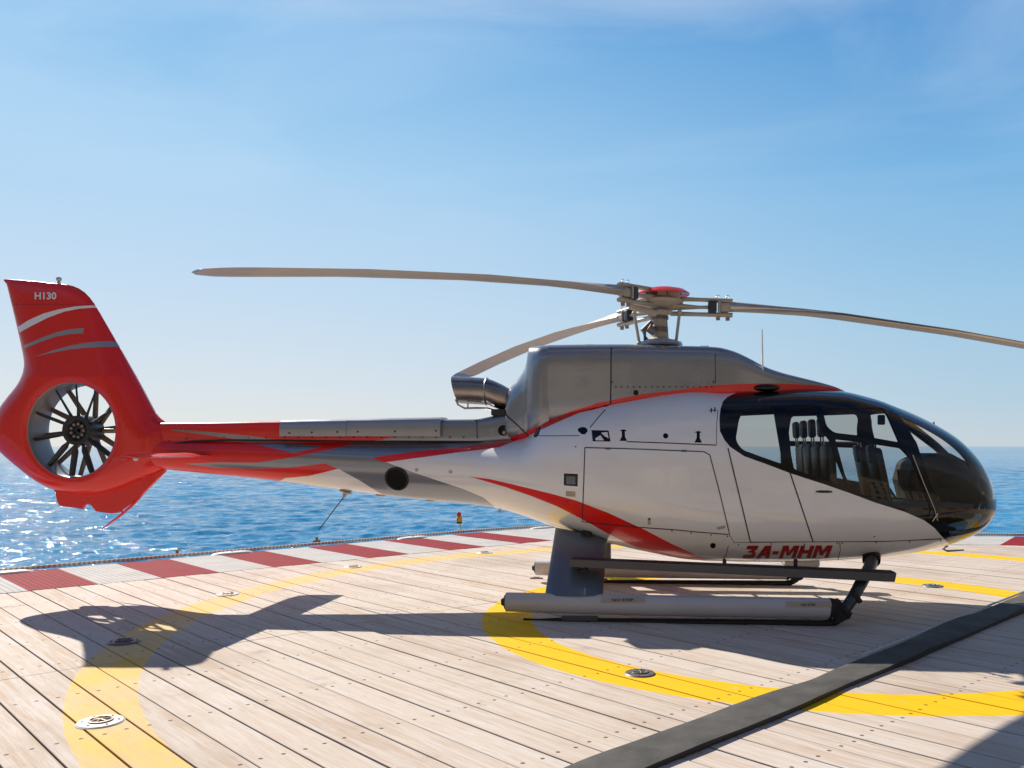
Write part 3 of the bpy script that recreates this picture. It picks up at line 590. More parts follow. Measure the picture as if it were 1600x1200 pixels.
class Loft:
    """half surface S(u,a): a=0 top, pi bottom; near side is -y; u = sqrt(nose-x) so a round tip stays smooth"""
    def __init__(s, xtip, xs, zt, zb, zc, w, nu, nl, root=True, asc=0.9):
        s.root = root; s.xt = xtip; u = s.x2u(np.array(xs, float)); s.umin, s.umax = u.min(), u.max(); s.asc = asc
        s.c = [Curve1(u, v) for v in (zt, zb, zc, w, nu, nl)]
    def x2u(s, x): return np.sqrt(np.maximum(s.xt-x, 0)) if s.root else (s.xt-x)
    def S(s, u, a):
        u = np.asarray(u, float); a = np.asarray(a, float)
        zt, zb, zc, w, nu, nl = [c(u) for c in s.c]
        ca, sa = np.cos(a), np.sin(a)
        bl = 0.5+0.5*np.tanh(ca*6); n = nl+(nu-nl)*bl
        r = (np.abs(sa)**n+np.abs(ca)**n)**(-1/n)
        h = np.where(ca > 0, zt-zc, zc-zb)
        x = s.xt-(u*u if s.root else u)
        return np.stack([x+0*a, -w*r*sa, zc+h*r*ca], -1)
    def nrm(s, u, a):
        e = 1e-3
        du = s.S(np.minimum(u+e, s.umax), a)-s.S(np.maximum(u-e, s.umin), a); da = s.S(u, a+e)-s.S(u, a-e)
        n = np.cross(du, da); n /= np.linalg.norm(n, axis=-1, keepdims=True)+1e-12
        c = np.stack([0*n[..., 0], -np.sin(a)+0*n[..., 1], np.cos(a)+0*n[..., 2]], -1)
        sg = np.sign((n*c).sum(-1, keepdims=True)); sg[sg == 0] = 1
        return n*sg
    def table(s):
        U_, A_ = np.meshgrid(np.linspace(s.umin, s.umax, 500), np.linspace(0.002, PI-0.002, 220), indexing='ij')
        P = s.S(U_, A_); n = s.nrm(U_, A_); v = P-np.array(CAML)
        face = (n*v).sum(-1) < 0
        s.T = (U_[face], A_[face], proj(P)[face])
    def inv(s, px, py):
        if not hasattr(s, 'T'): s.table()
        d = ((s.T[2]-np.array([px, py]))**2).sum(-1); i = int(d.argmin()); u, a = float(s.T[0][i]), float(s.T[1][i])
        best = (math.sqrt(d[i]), u, a)
        for _ in range(6):
            p0 = proj(s.S(u, a)); e = 1e-4; r = np.array([px, py])-p0
            if abs(r).max() < 0.02: best = (0, u, a); break
            J = np.stack([(proj(s.S(u+e, a))-p0)/e, (proj(s.S(u, a+e))-p0)/e], -1)
            try: st = np.linalg.solve(J, r)
            except Exception: break
            if abs(st).max() > 0.15: break
            u = float(np.clip(u+st[0], s.umin, s.umax)); a = float(np.clip(a+st[1], 0, PI))
            rr = float(np.abs(np.array([px, py])-proj(s.S(u, a))).max())
            if rr < best[0]: best = (rr, u, a)
        return best[1], best[2]
    def pix(s, v):
        """vertex: (px,py) on the near side, or (px,'T'/'B') at the top / bottom centreline, or (px, deg as 'a..')"""
        if isinstance(v[1], str):
            x = L3(v[0], HY, 0).x; u = float(np.clip(s.x2u(np.array(x)), s.umin, s.umax))
            return (u, {'T': 0.0, 'B': PI}[v[1]] if v[1] in 'TB' else math.radians(float(v[1][1:])))
        return s.inv(*v)
    def poly(s, pts, step=5.0, closed=True):
        out = []
        n = len(pts)
        for i in range(n if closed else n-1):
            a, b = pts[i], pts[(i+1) % n]
            if isinstance(a[1], str) or isinstance(b[1], str):
                ua, ub = s.pix(a), s.pix(b); k = max(1, int(max(abs(ua[0]-ub[0])/0.02, abs(ua[1]-ub[1])/0.06)))
                out += [(ua[0]+(ub[0]-ua[0])*j/k, ua[1]+(ub[1]-ua[1])*j/k) for j in range(k)]
            else:
                k = max(1, int(math.hypot(a[0]-b[0], a[1]-b[1])/step))
                out += [s.inv(a[0]+(b[0]-a[0])*j/k, a[1]+(b[1]-a[1])*j/k) for j in range(k)]
        if not closed: out.append(s.pix(pts[-1]))
        return out

def inside(P, poly):
    x, y = P[:, 0], P[:, 1]; r = np.zeros(len(P), bool); n = len(poly); j = n-1
    for i in range(n):
        xi, yi = poly[i]; xj, yj = poly[j]
        if yi != yj:
            c = ((yi > y) != (yj > y)) & (x < (xj-xi)*(y-yi)/(yj-yi)+xi); r ^= c
        j = i
    return r
def smooth_poly(pts, it=2, closed=True):
    """chaikin rounding"""
    for _ in range(it):
        n = len(pts); q = []
        rng = range(n) if closed else range(n-1)
        if not closed: q.append(pts[0])
        for i in rng:
            a, b = pts[i], pts[(i+1) % n]
            q += [(a[0]*.75+b[0]*.25, a[1]*.75+b[1]*.25), (a[0]*.25+b[0]*.75, a[1]*.25+b[1]*.75)]
        if not closed: q.append(pts[-1])
        pts = q
    return pts
def rnd(pts, r):
    """round the corners of a pixel polygon with radius-like cut r"""
    out = []; n = len(pts)
    for i in range(n):
        p = np.array(pts[i], float); a = np.array(pts[i-1], float)-p; b = np.array(pts[(i+1) % n], float)-p
        la, lb = np.linalg.norm(a), np.linalg.norm(b); ra, rb = min(r, la*.48), min(r, lb*.48)
        A_, B_ = p+a/la*ra, p+b/lb*rb
        for t in (0, .25, .5, .75, 1): out.append(tuple((1-t)**2*A_+2*t*(1-t)*p+t*t*B_))
    return out
def line_poly(pts, w):
    """polyline -> thin polygon in pixels"""
    L_, R_ = [], []
    for i, p in enumerate(pts):
        a = pts[max(0, i-1)]; b = pts[min(len(pts)-1, i+1)]; dx, dy = b[0]-a[0], b[1]-a[1]; l = math.hypot(dx, dy) or 1
        nx, ny = -dy/l*w/2, dx/l*w/2; L_.append((p[0]+nx, p[1]+ny)); R_.append((p[0]-nx, p[1]-ny))
    return L_+R_[::-1]
def circ(cx, cy, rx, ry=None, n=14):
    ry = ry or rx; return [(cx+rx*math.cos(2*PI*k/n), cy+ry*math.sin(2*PI*k/n)) for k in range(n)]

def arrange(loft, areas, du, da, u0=None, u1=None, extra=None):
    """constrained triangulation of the half surface; areas=[(poly_ua, key)] ; returns pts, tris, list of masks"""
    u0 = loft.umin if u0 is None else u0; u1 = loft.umax if u1 is None else u1
    A = loft.asc; verts = []; edges = []
    nU = max(2, int((u1-u0)/du)); nA = int(PI/da)
    rect = [(u0+(u1-u0)*i/nU, 0.0) for i in range(nU)]+[(u1, PI*i/nA) for i in range(nA)]+[(u1-(u1-u0)*i/nU, PI) for i in range(nU)]+[(u0, PI-PI*i/nA) for i in range(nA)]
    polys = [rect]+[p for p, _ in areas]
    for p in polys:
        b = len(verts); verts += [(q[0], q[1]*A) for q in p]; edges += [(b+i, b+(i+1) % len(p)) for i in range(len(p))]
    g = [((u0+(u1-u0)*(i+(0.25 if j % 2 else -0.25))/nU), PI*j/nA*A) for i in range(1, nU) for j in range(1, nA)]
    # drop grid points that crowd constraint vertices
    vv = np.array(verts); keep = []
    cell = {}
    for q in vv: cell.setdefault((int(q[0]/(du*.5)), int(q[1]/(da*A*.5))), 1)
    for q in g:
        if (int(q[0]/(du*.5)), int(q[1]/(da*A*.5))) not in cell: keep.append(q)
    verts += keep
    vo, _, fo, *_ = delaunay_2d_cdt([Vector(v) for v in verts], edges, [], 0, 1e-6)
    P = np.array([(v.x, v.y/A) for v in vo]); T = np.array([f[:] for f in fo if len(f) == 3])
    P[:, 1] = np.clip(P[:, 1], 0, PI); P[:, 0] = np.clip(P[:, 0], u0, u1)
    c = P[T].mean(1)
    ar = np.abs(np.cross(P[T[:, 1]]-P[T[:, 0]], P[T[:, 2]]-P[T[:, 0]]))
    T = T[ar > 1e-10]; c = c[ar > 1e-10]
    return P, T, [inside(c, p) for p, _ in areas]

def surf_mesh(name, loft, P, T, mat_idx, mats, sides=(-1, 1), parent=None, off=0.0, shell=0.0, shell_mat=0, normals=None, **k):
    V = []; NR = []; Fc = []; MI_ = []
    for sd in sides:
        used, invx = np.unique(T, return_inverse=True); t = invx.reshape(T.shape)
        pos = loft.S(P[used, 0], P[used, 1]); n = loft.nrm(P[used, 0], P[used, 1])
        n[P[used, 1] < 1e-6, 1] = 0; n[P[used, 1] > PI-1e-6, 1] = 0
        n /= np.linalg.norm(n, axis=1, keepdims=True)+1e-12
        pos = pos+n*off
        if sd > 0: pos = pos*np.array([1, -1, 1]); n = n*np.array([1, -1, 1])
        fn = np.cross(pos[t[:, 1]]-pos[t[:, 0]], pos[t[:, 2]]-pos[t[:, 0]]); fl = (fn*n[t].mean(1)).sum(1) < 0
        tt = t.copy(); tt[fl] = tt[fl][:, ::-1]
        b = len(V); V += pos.tolist(); NR += n.tolist(); Fc += (tt+b).tolist(); MI_ += list(mat_idx)
        if shell:
            b2 = len(V); ip = pos-n*shell; V += ip.tolist(); NR += (-n).tolist(); Fc += (tt[:, ::-1]+b2).tolist(); MI_ += [shell_mat]*len(tt)
            from collections import Counter
            ec = Counter()
            for f in tt.tolist():
                for i in range(3): ec[(f[i], f[(i+1) % 3])] += 1
            ua = P[used]
            for (i, j) in list(ec):
                if (j, i) in ec: continue
                if (ua[i, 1] < 1e-6 and ua[j, 1] < 1e-6) or (ua[i, 1] > PI-1e-6 and ua[j, 1] > PI-1e-6): continue
                q = [pos[i], pos[j], ip[j], ip[i]]; wn_ = np.cross(q[3]-q[0], q[1]-q[0]); wn_ = wn_/(np.linalg.norm(wn_)+1e-12)
                b3 = len(V); V += [z.tolist() for z in q]; NR += [wn_.tolist()]*4; Fc.append([b3, b3+3, b3+2, b3+1]); MI_.append(shell_mat)
    me = bpy.data.meshes.new(name); me.from_pydata(V, [], Fc)
    for m in mats: me.materials.append(m)
    me.polygons.foreach_set('material_index', MI_); me.polygons.foreach_set('use_smooth', [True]*len(Fc))
    me.update(); me.normals_split_custom_set_from_vertices(NR)
    o = bpy.data.objects.new(name, me); COL.objects.link(o)
    if parent: o.parent = parent
    return tag(o, **k)

# ------------------------------------------------------------------ main body loft
XT = L3(1544, 790).x
# px, top, bottom, widest row, half width, upper exponent, lower exponent
ST = [(1538.5, 745, 812, 788, 0.30, 2.0, 2.0), (1531, 731, 822, 787, 0.39, 2.0, 2.0), (1512, 704.3, 835.7, 786, 0.54, 2.0, 2.05), (1484, 680.3, 846.2, 784, 0.67, 2.05, 2.1), (1446, 658.3, 856.05, 782, 0.78, 2.1, 2.2), (1398, 637.1, 864.2, 779, 0.87, 2.2, 2.4), (1350, 620.4, 868.5, 776, 0.93, 2.3, 2.6), (1300, 610.8, 871.6, 772, 0.95, 2.45, 2.7), (1240, 608.9, 873.2, 770, 0.97, 2.6, 2.8), (1180, 610.5, 873.3, 768, 0.97, 2.6, 2.8), (1130, 610.9, 872.9, 766, 0.96, 2.5, 2.7)]
RED_LO = Curve1([780, 805, 830, 855, 880, 905, 930, 957, 1000, 1040, 1080, 1120], [699, 689, 679, 664, 652, 645, 639, 632, 624, 617, 613, 611])
CW = 0.42
MID = [(1080, 871.02, 762, 0.95, 2.4, 2.6), (1020, 861.12, 757, 0.93, 2.3, 2.5), (960, 848.59, 751, 0.88, 2.2, 2.4), (900, 831, 744, 0.8, 2.15, 2.3), (860, 819.5, 739, 0.72, 2.1, 2.2)]
AFT = [(820, 684, 805.15, 734, 0.62, 2.1, 2.2), (780, 688, 794, 731, 0.52, 2.1, 2.1), (740, 690, 788, 729, 0.44, 2.1, 2.1), (690, 690, 783.02, 727, 0.38, 2.1, 2.1), (640, 690, 778.31, 724.5, 0.33, 2.1, 2.1), (580, 689.5, 771.0, 722, 0.29, 2.1, 2.1), (500, 688.5, 760.15, 718, 0.25, 2.1, 2.1), (400, 687, 747.23, 714, 0.21, 2.1, 2.1), (320, 686, 739.43, 711, 0.19, 2.1, 2.1), (240, 684, 731, 708, 0.17, 2.1, 2.1), (205, 684, 726, 706, 0.15, 2.1, 2.1)]
def colz(py, yl=0.0, px=1100): return L3(px, py, yl).z
def make_body():
    xs = [XT]; zt = [colz(789, 0, 1558)]; zb = [colz(789, 0, 1558)]; zc = [colz(789, 0, 1558)]; ww = [0.0]; nu = [2.0]; nl = [2.0]
    for px, t, b, c, w, n1, n2 in ST+AFT:
        xs.append(L3(px, t).x); zt.append(colz(t, 0, px)); zb.append(colz(b, 0, px)); zc.append(colz(c, 0, px)); ww.append(w); nu.append(n1); nl.append(n2)
    # aft of the cabin the shoulder must meet the cowling where the red line runs
    for px, b, c, w, n1, n2 in MID:
        zs = colz(float(RED_LO(px)), -CW, px); z0 = colz(c, 0, px); h = (zs-z0)/(1-(CW/w)**n1)**(1/n1)
        xs.append(L3(px, c).x); zt.append(z0+h); zb.append(colz(b, 0, px)); zc.append(z0); ww.append(w); nu.append(n1); nl.append(n2)
    return Loft(XT, xs, zt, zb, zc, ww, nu, nl)
body = make_body()

def c6(*p): return [(1100+x/3.2, 580+y/3.2) for x, y in p]
def c3(*p): return [(400+x/4, 560+y/4) for x, y in p]
def c4(*p): return [(680+x/4, 500+y/4) for x, y in p]
def c5(*p): return [(900+x/4, 420+y/4) for x, y in p]
def c7(*p): return [(760+x/4, 740+y/4) for x, y in p]
BLK_LO = c6((80, 300), (103, 345), (130, 378), (200, 425), (320, 468), (430, 510), (600, 565), (730, 610), (850, 655), (1000, 702), (1100, 745), (1150, 782), (1195, 832), (1222, 860))
blk = [(1152, 'T'), (1150, 'a14'), (1147, 'a22')] + c6((118, 128), (95, 150), (82, 190), (77, 240), (80, 300)) + BLK_LO[1:] + [(1487, 'B'), (1560, 'B'), (1560, 'T')]
P_blk = body.poly(blk, 4)
pn = {}
pn['rear_window'] = rnd(c6((176, 230), (196, 192), (240, 182), (346, 180), (394, 466), (190, 393), (158, 345)), 7)
pn['door_window_aft'] = rnd(c6((412, 184), (553, 177), (580, 262), (600, 305), (630, 345), (660, 440), (715, 578), (560, 530), (450, 490), (436, 420)), 4)
pn['upper_vent_window'] = rnd(c6((590, 180), (895, 183), (918, 212), (980, 357), (800, 325), (650, 308), (612, 275)), 6)
pn['lower_door_window'] = rnd(c6((655, 336), (780, 350), (985, 380), (1040, 440), (1135, 690), (1120, 735), (900, 660), (745, 598), (705, 520), (672, 400)), 4)
rear_door = [(1124, 664)]+c6((120, 385), (232, 852), (545, 852), (432, 515), (403, 240), (398, 160), (190, 150), (110, 175))
front_door = c6((432, 515), (545, 852), (900, 851), (1186, 838), (1225, 858), (1085, 400), (990, 235), (905, 155), (700, 148), (398, 160), (403, 240))
bag = c4((922, 798), (1600, 826), ) + [(1100, 706), (1108, 711), (1124, 770), (1140, 834)] + c7((1180, 350), (690, 312), (600, 298), (612, 60)) + []
bag = [(914, 699.5), (1000, 702), (1100, 706), (1109, 711), (1125, 772), (1140, 835), (1090, 831), (1055, 827.5), (990, 823), (932, 817.5), (910, 814.5), (912, 760)]
wind = [(1404, 'a13'), (1500, 'a16'), (1540, 'a24'), (1543, 'a70')] + c6((1415, 694), (1350, 690), (1190, 676)) + c6((1130, 560), (1062, 355), (985, 235), (948, 192))
chin = c6((1200, 703), (1350, 712), (1452, 716), ) + [(1542.5, 'a108'), (1541, 'a172'), (1495, 'a172')] + c6((1238, 845),)
glass_side = {k: body.poly(v, 4) for k, v in pn.items()}
P_wind = body.poly(wind, 5); P_chin = body.poly(chin, 5)
P_rd = body.poly(rear_door, 5); P_fd = body.poly(front_door, 5); P_bag = body.poly(bag, 5)
# paint areas in painter's order
paint = []
def add(pix, mi, step=5): paint.append((body.poly(pix, step), mi))
tail_red = [(175, 'T'), (555, 'T'), (555, 694), (548, 702)] + c3((430, 657), (515, 690), (330, 735), (180, 748)) + [(430, 'B'), (175, 'B')]
add(tail_red, 1)
grey = [(287, 724.5), (340, 722.5)] + c3((0, 652), (210, 622), (430, 577), (590, 538)) + [(555, 'T'), (776, 'T')] + c3((1500, 526), (1300, 552), (1000, 582), (722, 620), (825, 653), (1000, 718), (1150, 768), (1300, 818), (1420, 868), (1490, 925)) + [(775, 'B'), (596, 'B')] + c3((790, 852), (650, 765), (515, 690), (430, 657), (200, 683), (0, 690)) + [(340, 731)]
add(grey, 2)
add([(332, 686.5)] + c3((0, 512), (180, 524), (415, 550), (235, 592), (0, 535)), 2)
ribbon = c3((722, 620), (1000, 581), (1300, 552), (1500, 526)) + c4((350, 762), (450, 735), (580, 680), (700, 630), (850, 560), (1000, 515), (1100, 485)) + [(1000, 608), (1060, 600), (1130, 596), (1200, 596), (1320, 600), (1320, 607), (1280, 607.5), (1220, 608.5), (1150, 608.5), (1100, 609.5), (1060, 613.5), (1000, 624)] + c4((1110, 528), (1000, 558), (900, 580), (750, 645), (600, 715), (500, 755), (400, 795), (200, 822), (0, 845)) + c3((1400, 570), (1100, 610), (800, 650))
add(ribbon, 1)
swoosh = [(733, 744.5), (765, 748.5), (800, 756.5), (860, 771), (900, 782), (950, 801), (1000, 824), (1050, 850), (1085, 866), (1112, 877), (1090, 877.5), (1045, 871), (1015, 863), (985, 851), (950, 834), (915, 814), (870, 791), (830, 775), (790, 761)]
add(swoosh, 1, 3)
# seams, fittings, fasteners
dk_ = lambda pts, w=1.5: add(line_poly(pts, w), 3, 6)
dk_([(980, 690), (1050, 692.5), (1119, 695.5)], 1.8); dk_([(1119.5, 695), (1120, 660), (1122, 640)], 1.1)
dk_([(833, 681), (870, 681), (905, 680.5)], 1.2); dk_([(922, 668), (935, 652), (946, 640)], 1.6)
dk_([(1138, 852.5), (1135, 866), (1129, 875)], 1.1); dk_([(1312, 846), (1313, 860), (1309, 876)], 1.1)
dk_([(1147, 848), (1240, 847), (1330, 846), (1400, 845), (1472, 841)], 0.9)
dk_([(1140, 836), (1147, 848)], 0.9)
for pts in ([(832, 684), (842, 662), (846, 668), (840, 683)], [(900, 671), (912, 666), (920, 672), (912, 681)], [(938, 630), (950, 624), (955, 632), (944, 637)]): add(smooth_poly(pts, 1), 4, 4)
add([(924, 672), (951, 672.5), (954, 690), (926, 689.5)], 4, 4); add([(939, 676), (949, 675), (951, 685), (944, 681)], 0, 4); add([(930, 685), (938, 680), (944, 688), (931, 688)], 0, 4)
for x, y in ((974, 680), (1091, 682.5)):
    add([(x-2.5, y-9), (x+2.5, y-9), (x+2.5, y+2), (x+6, y+9), (x-6, y+9), (x-2.5, y+2)], 4, 4); add([(x-5, y-8), (x+5, y-8), (x+5, y-6.4), (x-5, y-6.4)], 4, 4)
for x, y, r in ((1040, 681, 4.2), (1114, 852.5, 4.5), (786, 672, 0.1)):
    if r > 1: add(circ(x, y, r), 4, 9)
for x, y in ((1050, 829.5), (1080, 833), (1111, 836), (1137, 838), (1154, 851.5), (1205, 850), (1257, 850.5), (1308, 849), (1316, 849), (1369, 847.5), (1421, 846.5), (1470, 845), (886, 783), (899.5, 698)): add(circ(x, y, 1.3, n=7), 3, 9)
add([(881, 739.5), (903, 740.5), (902.5, 760), (881, 758.5)], 4, 4); add([(884.5, 744), (899, 744.5), (899, 757), (884.5, 756.5)], 5, 4)
add([(884, 767), (899, 768), (899, 776.5), (884, 775)], 6, 4); add([(1101, 841.5), (1126, 842.5), (1126, 849), (1101, 848)], 7, 4)
add([(1119, 824), (1132, 820.5), (1134, 825), (1122, 828)], 6, 4); add([(1012, 809), (1017, 809), (1017, 820), (1012, 820)], 6, 4); add(circ(1014.5, 811, 1.6, n=7), 4, 9)
add([(1110.5, 637), (1112.5, 637), (1112.5, 645), (1110.5, 645)], 3, 3); add([(1116, 636), (1118, 636), (1118, 644), (1116, 644)], 3, 3); add([(1108, 640.5), (1119.5, 640), (1119.5, 641.5), (1108, 642)], 3, 3)
for pts in ([(915, 741.5), (927, 743), (927, 747), (915, 746)],): add(pts, 7, 4)
for x, y in ((950, 701), (1069, 704.5)): add([(x-4, y-2), (x+4, y-2), (x+4, y+2), (x-4, y+2)], 8, 4)
# nearly white streaky fasteners on the tail cone
for x, y in ((651, 734), (704, 737)): add(circ(x, y, 3.2, n=10), 8, 9)
add(circ(787, 682.5, 0.6, n=6), 3, 9)

BM = [WHITE, RED, GREY, SEAM, BLACK, GEAR, LABEL, WPAINT, ALU, LINER]
PARTS = [(P_blk, 'blk'), (P_rd, 'rd'), (P_fd, 'fd'), (P_bag, 'bag')] + [(v, k) for k, v in glass_side.items()] + [(P_wind, 'windshield'), (P_chin, 'chin_window')]
areas = [(p, 'x') for p, _ in paint] + PARTS
Pb, Tb, masks = arrange(body, areas, 0.014, 0.055, u0=0.012)
mat = np.zeros(len(Tb), int)
npnt = len(paint); blkm = masks[npnt]
for i in range(npnt): mat[masks[i]] = paint[i][1]
# black surround, except the red line and white skin above it
mat[blkm] = 4
cen = Pb[Tb].mean(1)
part = np.array(['body']*len(Tb), dtype=object)
pm = {k: masks[npnt+i] for i, (_, k) in enumerate(PARTS)}
part[pm['rd']] = 'rear_door'; part[pm['fd']] = 'front_door'; part[pm['bag']] = 'baggage_door'
for k in list(glass_side)+['windshield', 'chin_window']: part[pm[k]] = k
# the far side has its door pillar further forward
far_w = {'rear_window': rnd([(1156, 652), (1165, 640), (1250, 636), (1262, 640), (1271, 738), (1236, 730), (1166, 705)], 5),
         'upper_vent_window': rnd([(1277, 640), (1378, 638), (1387, 647), (1404, 689), (1340, 688), (1281, 687)], 5),
         'lower_door_window': rnd([(1282, 696), (1340, 697), (1408, 699), (1424, 735), (1434, 768), (1372, 757), (1292, 741)], 4)}
FAR = [(P_blk, 'blk'), (body.poly(rear_door[:3]+[(1295, 847)]+[(1278, 754), (1270, 640), (1268, 628), (1130, 636)], 5), 'rd'),
       (body.poly([(1278, 754), (1295, 847)]+c6((900, 851), (1186, 838), (1225, 858), (1085, 400), (990, 235), (905, 155), (700, 148))+[(1270, 628), (1271, 640)], 5), 'fd'),
       (P_bag, 'bag')]+[(body.poly(v, 4), k) for k, v in far_w.items()]+[(P_wind, 'windshield'), (P_chin, 'chin_window')]
Pq, Tq, mq = arrange(body, [(p, 'x') for p, _ in paint]+FAR, 0.014, 0.055, u0=0.012)
matq = np.zeros(len(Tq), int)
for i in range(npnt): matq[mq[i]] = paint[i][1]
matq[mq[npnt]] = 4; partq = np.array(['body']*len(Tq), dtype=object)
for i, (_, k) in enumerate(FAR):
    if k != 'blk': partq[mq[npnt+i]] = {'rd': 'rear_door', 'fd': 'front_door', 'bag': 'baggage_door'}.get(k, k)
cenq = Pq[Tq].mean(1)
cabin_u = body.x2u(np.array(L3(1118, HY).x))
incab = cen[:, 0] < cabin_u
def sel(m): return Tb[m], mat[m]
doors = {}
for sd, P_s, T_s, M_s, pt, ic in ((-1, Pb, Tb, mat, part, incab), (1, Pq, Tq, matq, partq, cenq[:, 0] < cabin_u)):
    m = (pt == 'body') & ic; surf_mesh('cabin_shell', body, P_s, T_s[m], M_s[m], BM, sides=(sd,), parent=heli, shell=0.028, shell_mat=9)
    m = (pt == 'body') & ~ic; surf_mesh('fuselage', body, P_s, T_s[m], M_s[m], BM, sides=(sd,), parent=heli)
    m = pt == 'baggage_door'; surf_mesh('baggage_door', body, P_s, T_s[m], M_s[m], BM, sides=(sd,), parent=heli, off=0.002, shell=0.006, shell_mat=3)
    for nm, wins in (('rear_door', ['rear_window']), ('front_door', ['door_window_aft', 'upper_vent_window', 'lower_door_window'])):
        m = pt == nm; d = surf_mesh(nm, body, P_s, T_s[m], M_s[m], BM, sides=(sd,), parent=heli, off=0.003, shell=0.03, shell_mat=9); doors[(nm, sd)] = d
        for w in wins:
            mm = pt == w
            if mm.any(): surf_mesh({'rear_window': 'window_pane', 'door_window_aft': 'window_pane'}.get(w, w), body, P_s, T_s[mm], [0]*mm.sum(), [SGLASS], sides=(sd,), parent=d, off=-0.006)
    for nm in ('windshield', 'chin_window'):
        mm = pt == nm; surf_mesh(nm, body, P_s, T_s[mm], [0]*mm.sum(), [GLASS if nm == 'windshield' else CGLASS], sides=(sd,), parent=heli, off=-0.001)

def on_body(loft, pts2, off, name, matl, parent, th=0.0):
    """small flat marking laid on a loft: list of pixel polygons"""
    V = []; Fc = []; NRr = []
    for poly_ in pts2:
        b = len(V)
        for q in poly_:
            u, a = loft.inv(*q); p = loft.S(u, a); n = loft.nrm(np.array(u), np.array(a)); V.append((p+n*off).tolist())
        Fc.append(list(range(b, len(V))))
    me = bpy.data.meshes.new(name); me.from_pydata(V, [], Fc)
    o = link(name, me, matl, parent); return o
def seam_strip(pts, w, name='door_seam', loft=body, off=0.0045, parent=None, m_=SEAM):
    quads = []
    P2 = []
    for i in range(len(pts)-1):
        k = max(1, int(math.hypot(pts[i][0]-pts[i+1][0], pts[i][1]-pts[i+1][1])/8))
        P2 += [lerp2(pts[i], pts[i+1], j/k) for j in range(k)]
    P2.append(pts[-1]); lp = line_poly(P2, w); n = len(P2)
    for i in range(n-1): quads.append([lp[i], lp[i+1], lp[2*n-2-i], lp[2*n-1-i]])
    return on_body(loft, quads, off, name, m_, parent or heli)
seam_strip(c6((120, 385), (232, 852)), 1.9, parent=doors[('rear_door', -1)], name='edge_seal')
seam_strip(c6((430, 508), (545, 852)), 2.1, parent=doors[('front_door', -1)], name='edge_seal')
seam_strip(c6((232, 853), (545, 852), (900, 850), (1186, 838)), 1.1, parent=doors[('front_door', -1)], name='sill_seal')
seam_strip(bag+[bag[0]], 1.5, parent=heli, name='baggage_door_seal')
# door handle
hb = doors[('front_door', -1)]
o = on_body(body, [circ(1286, 768.5, 12.5, 7.0, 24)], 0.0055, 'handle_recess', WHITE, hb)
o = on_body(body, [smooth_poly([(1274.5, 766), (1300, 766.3), (1300, 770.3), (1274.5, 770)], 1)], 0.008, 'handle', SEAM, hb)

# lettering
def text_on(loft, txt, p0, p1, hgt, name, matl, parent, shear=0.25, bold=0.0, off=0.006, proj_fn=None, space=1.0):
    cu = bpy.data.curves.new(name, 'FONT'); cu.body = txt; cu.shear = shear; cu.offset = bold; cu.space_character = space; cu.resolution_u = 3
    to = bpy.data.objects.new(name+'_tmp', cu); COL.objects.link(to)
    bpy.context.view_layer.update()
    me = bpy.data.meshes.new_from_object(to.evaluated_get(bpy.context.evaluated_depsgraph_get())); bpy.data.objects.remove(to)
    bm = bmesh.new(); bm.from_mesh(me); bmesh.ops.triangulate(bm, faces=bm.faces)
    bmesh.ops.subdivide_edges(bm, edges=[e for e in bm.edges if e.calc_length() > 0.25], cuts=2)
    xs_ = [v.co.x for v in bm.verts]; ys_ = [v.co.y for v in bm.verts]; x0, x1, y0, y1 = min(xs_), max(xs_), min(ys_), max(ys_)
    for v in bm.verts:
        t = (v.co.x-x0)/(x1-x0); h = (v.co.y-y0)/(y1-y0)
        px = p0[0]+(p1[0]-p0[0])*t; py = p0[1]+(p1[1]-p0[1])*t-hgt*h
        if proj_fn: v.co = proj_fn(px, py)
        else:
            u, a = loft.inv(px, py); v.co = Vector(loft.S(u, a)+loft.nrm(np.array(u), np.array(a))*off)
    bm.to_mesh(me); bm.free(); me.name = name
    return link(name, me, matl, parent)
GL = {'3': (1.0, [[(0.05, 1), (1, 1), (1, .72), (.72, .72), (.3, .72), (.05, .72)], [(.45, .72), (1, .72), (.78, .56), (.55, .56)], [(.3, .60), (.78, .60), (.92, .46), (.3, .46)], [(.66, .5), (.9, .5), (1, .38), (1, .12), (.86, 0), (.66, 0)], [(0, .26), (.66, .26), (.66, 0), (0, 0)]]),
      'A': (1.15, [[(.42, 1), (.86, 1), (.36, 0), (0, 0)], [(.58, 1), (.98, 1), (1.15, 0), (.80, 0)], [(.38, .42), (.95, .42), (.98, .20), (.30, .20)]]),
      '-': (.55, [[(.0, .56), (.5, .56), (.5, .30), (.0, .30)]]),
      'M': (1.4, [[(0, 1), (.34, 1), (.34, 0), (0, 0)], [(1.06, 1), (1.4, 1), (1.4, 0), (1.06, 0)], [(.2, 1), (.48, 1), (.84, .22), (.56, .22)], [(.92, 1), (1.2, 1), (.84, .22), (.56, .22)]]),
      'H': (1.15, [[(0, 1), (.36, 1), (.36, 0), (0, 0)], [(.79, 1), (1.15, 1), (1.15, 0), (.79, 0)], [(.3, .63), (.85, .63), (.85, .37), (.3, .37)]])}
tot = sum(GL[c][0]+.12 for c in '3A-MHM')-.12; sx_ = 134/tot; cx_ = 0; qs = []
for c in '3A-MHM':
    for pl_ in GL[c][1]:
        # subdivide long edges so the strokes follow the curved skin
        P2 = []
        for i in range(len(pl_)):
            a_, b_ = pl_[i], pl_[(i+1) % len(pl_)]; P2 += [lerp2(a_, b_, t) for t in (0, .5)]
        qs.append([(1160+(cx_+x)*sx_+y*7, 871.8-y*19.5-(cx_+x)*sx_*0.004) for x, y in P2])
    cx_ += GL[c][0]+.12
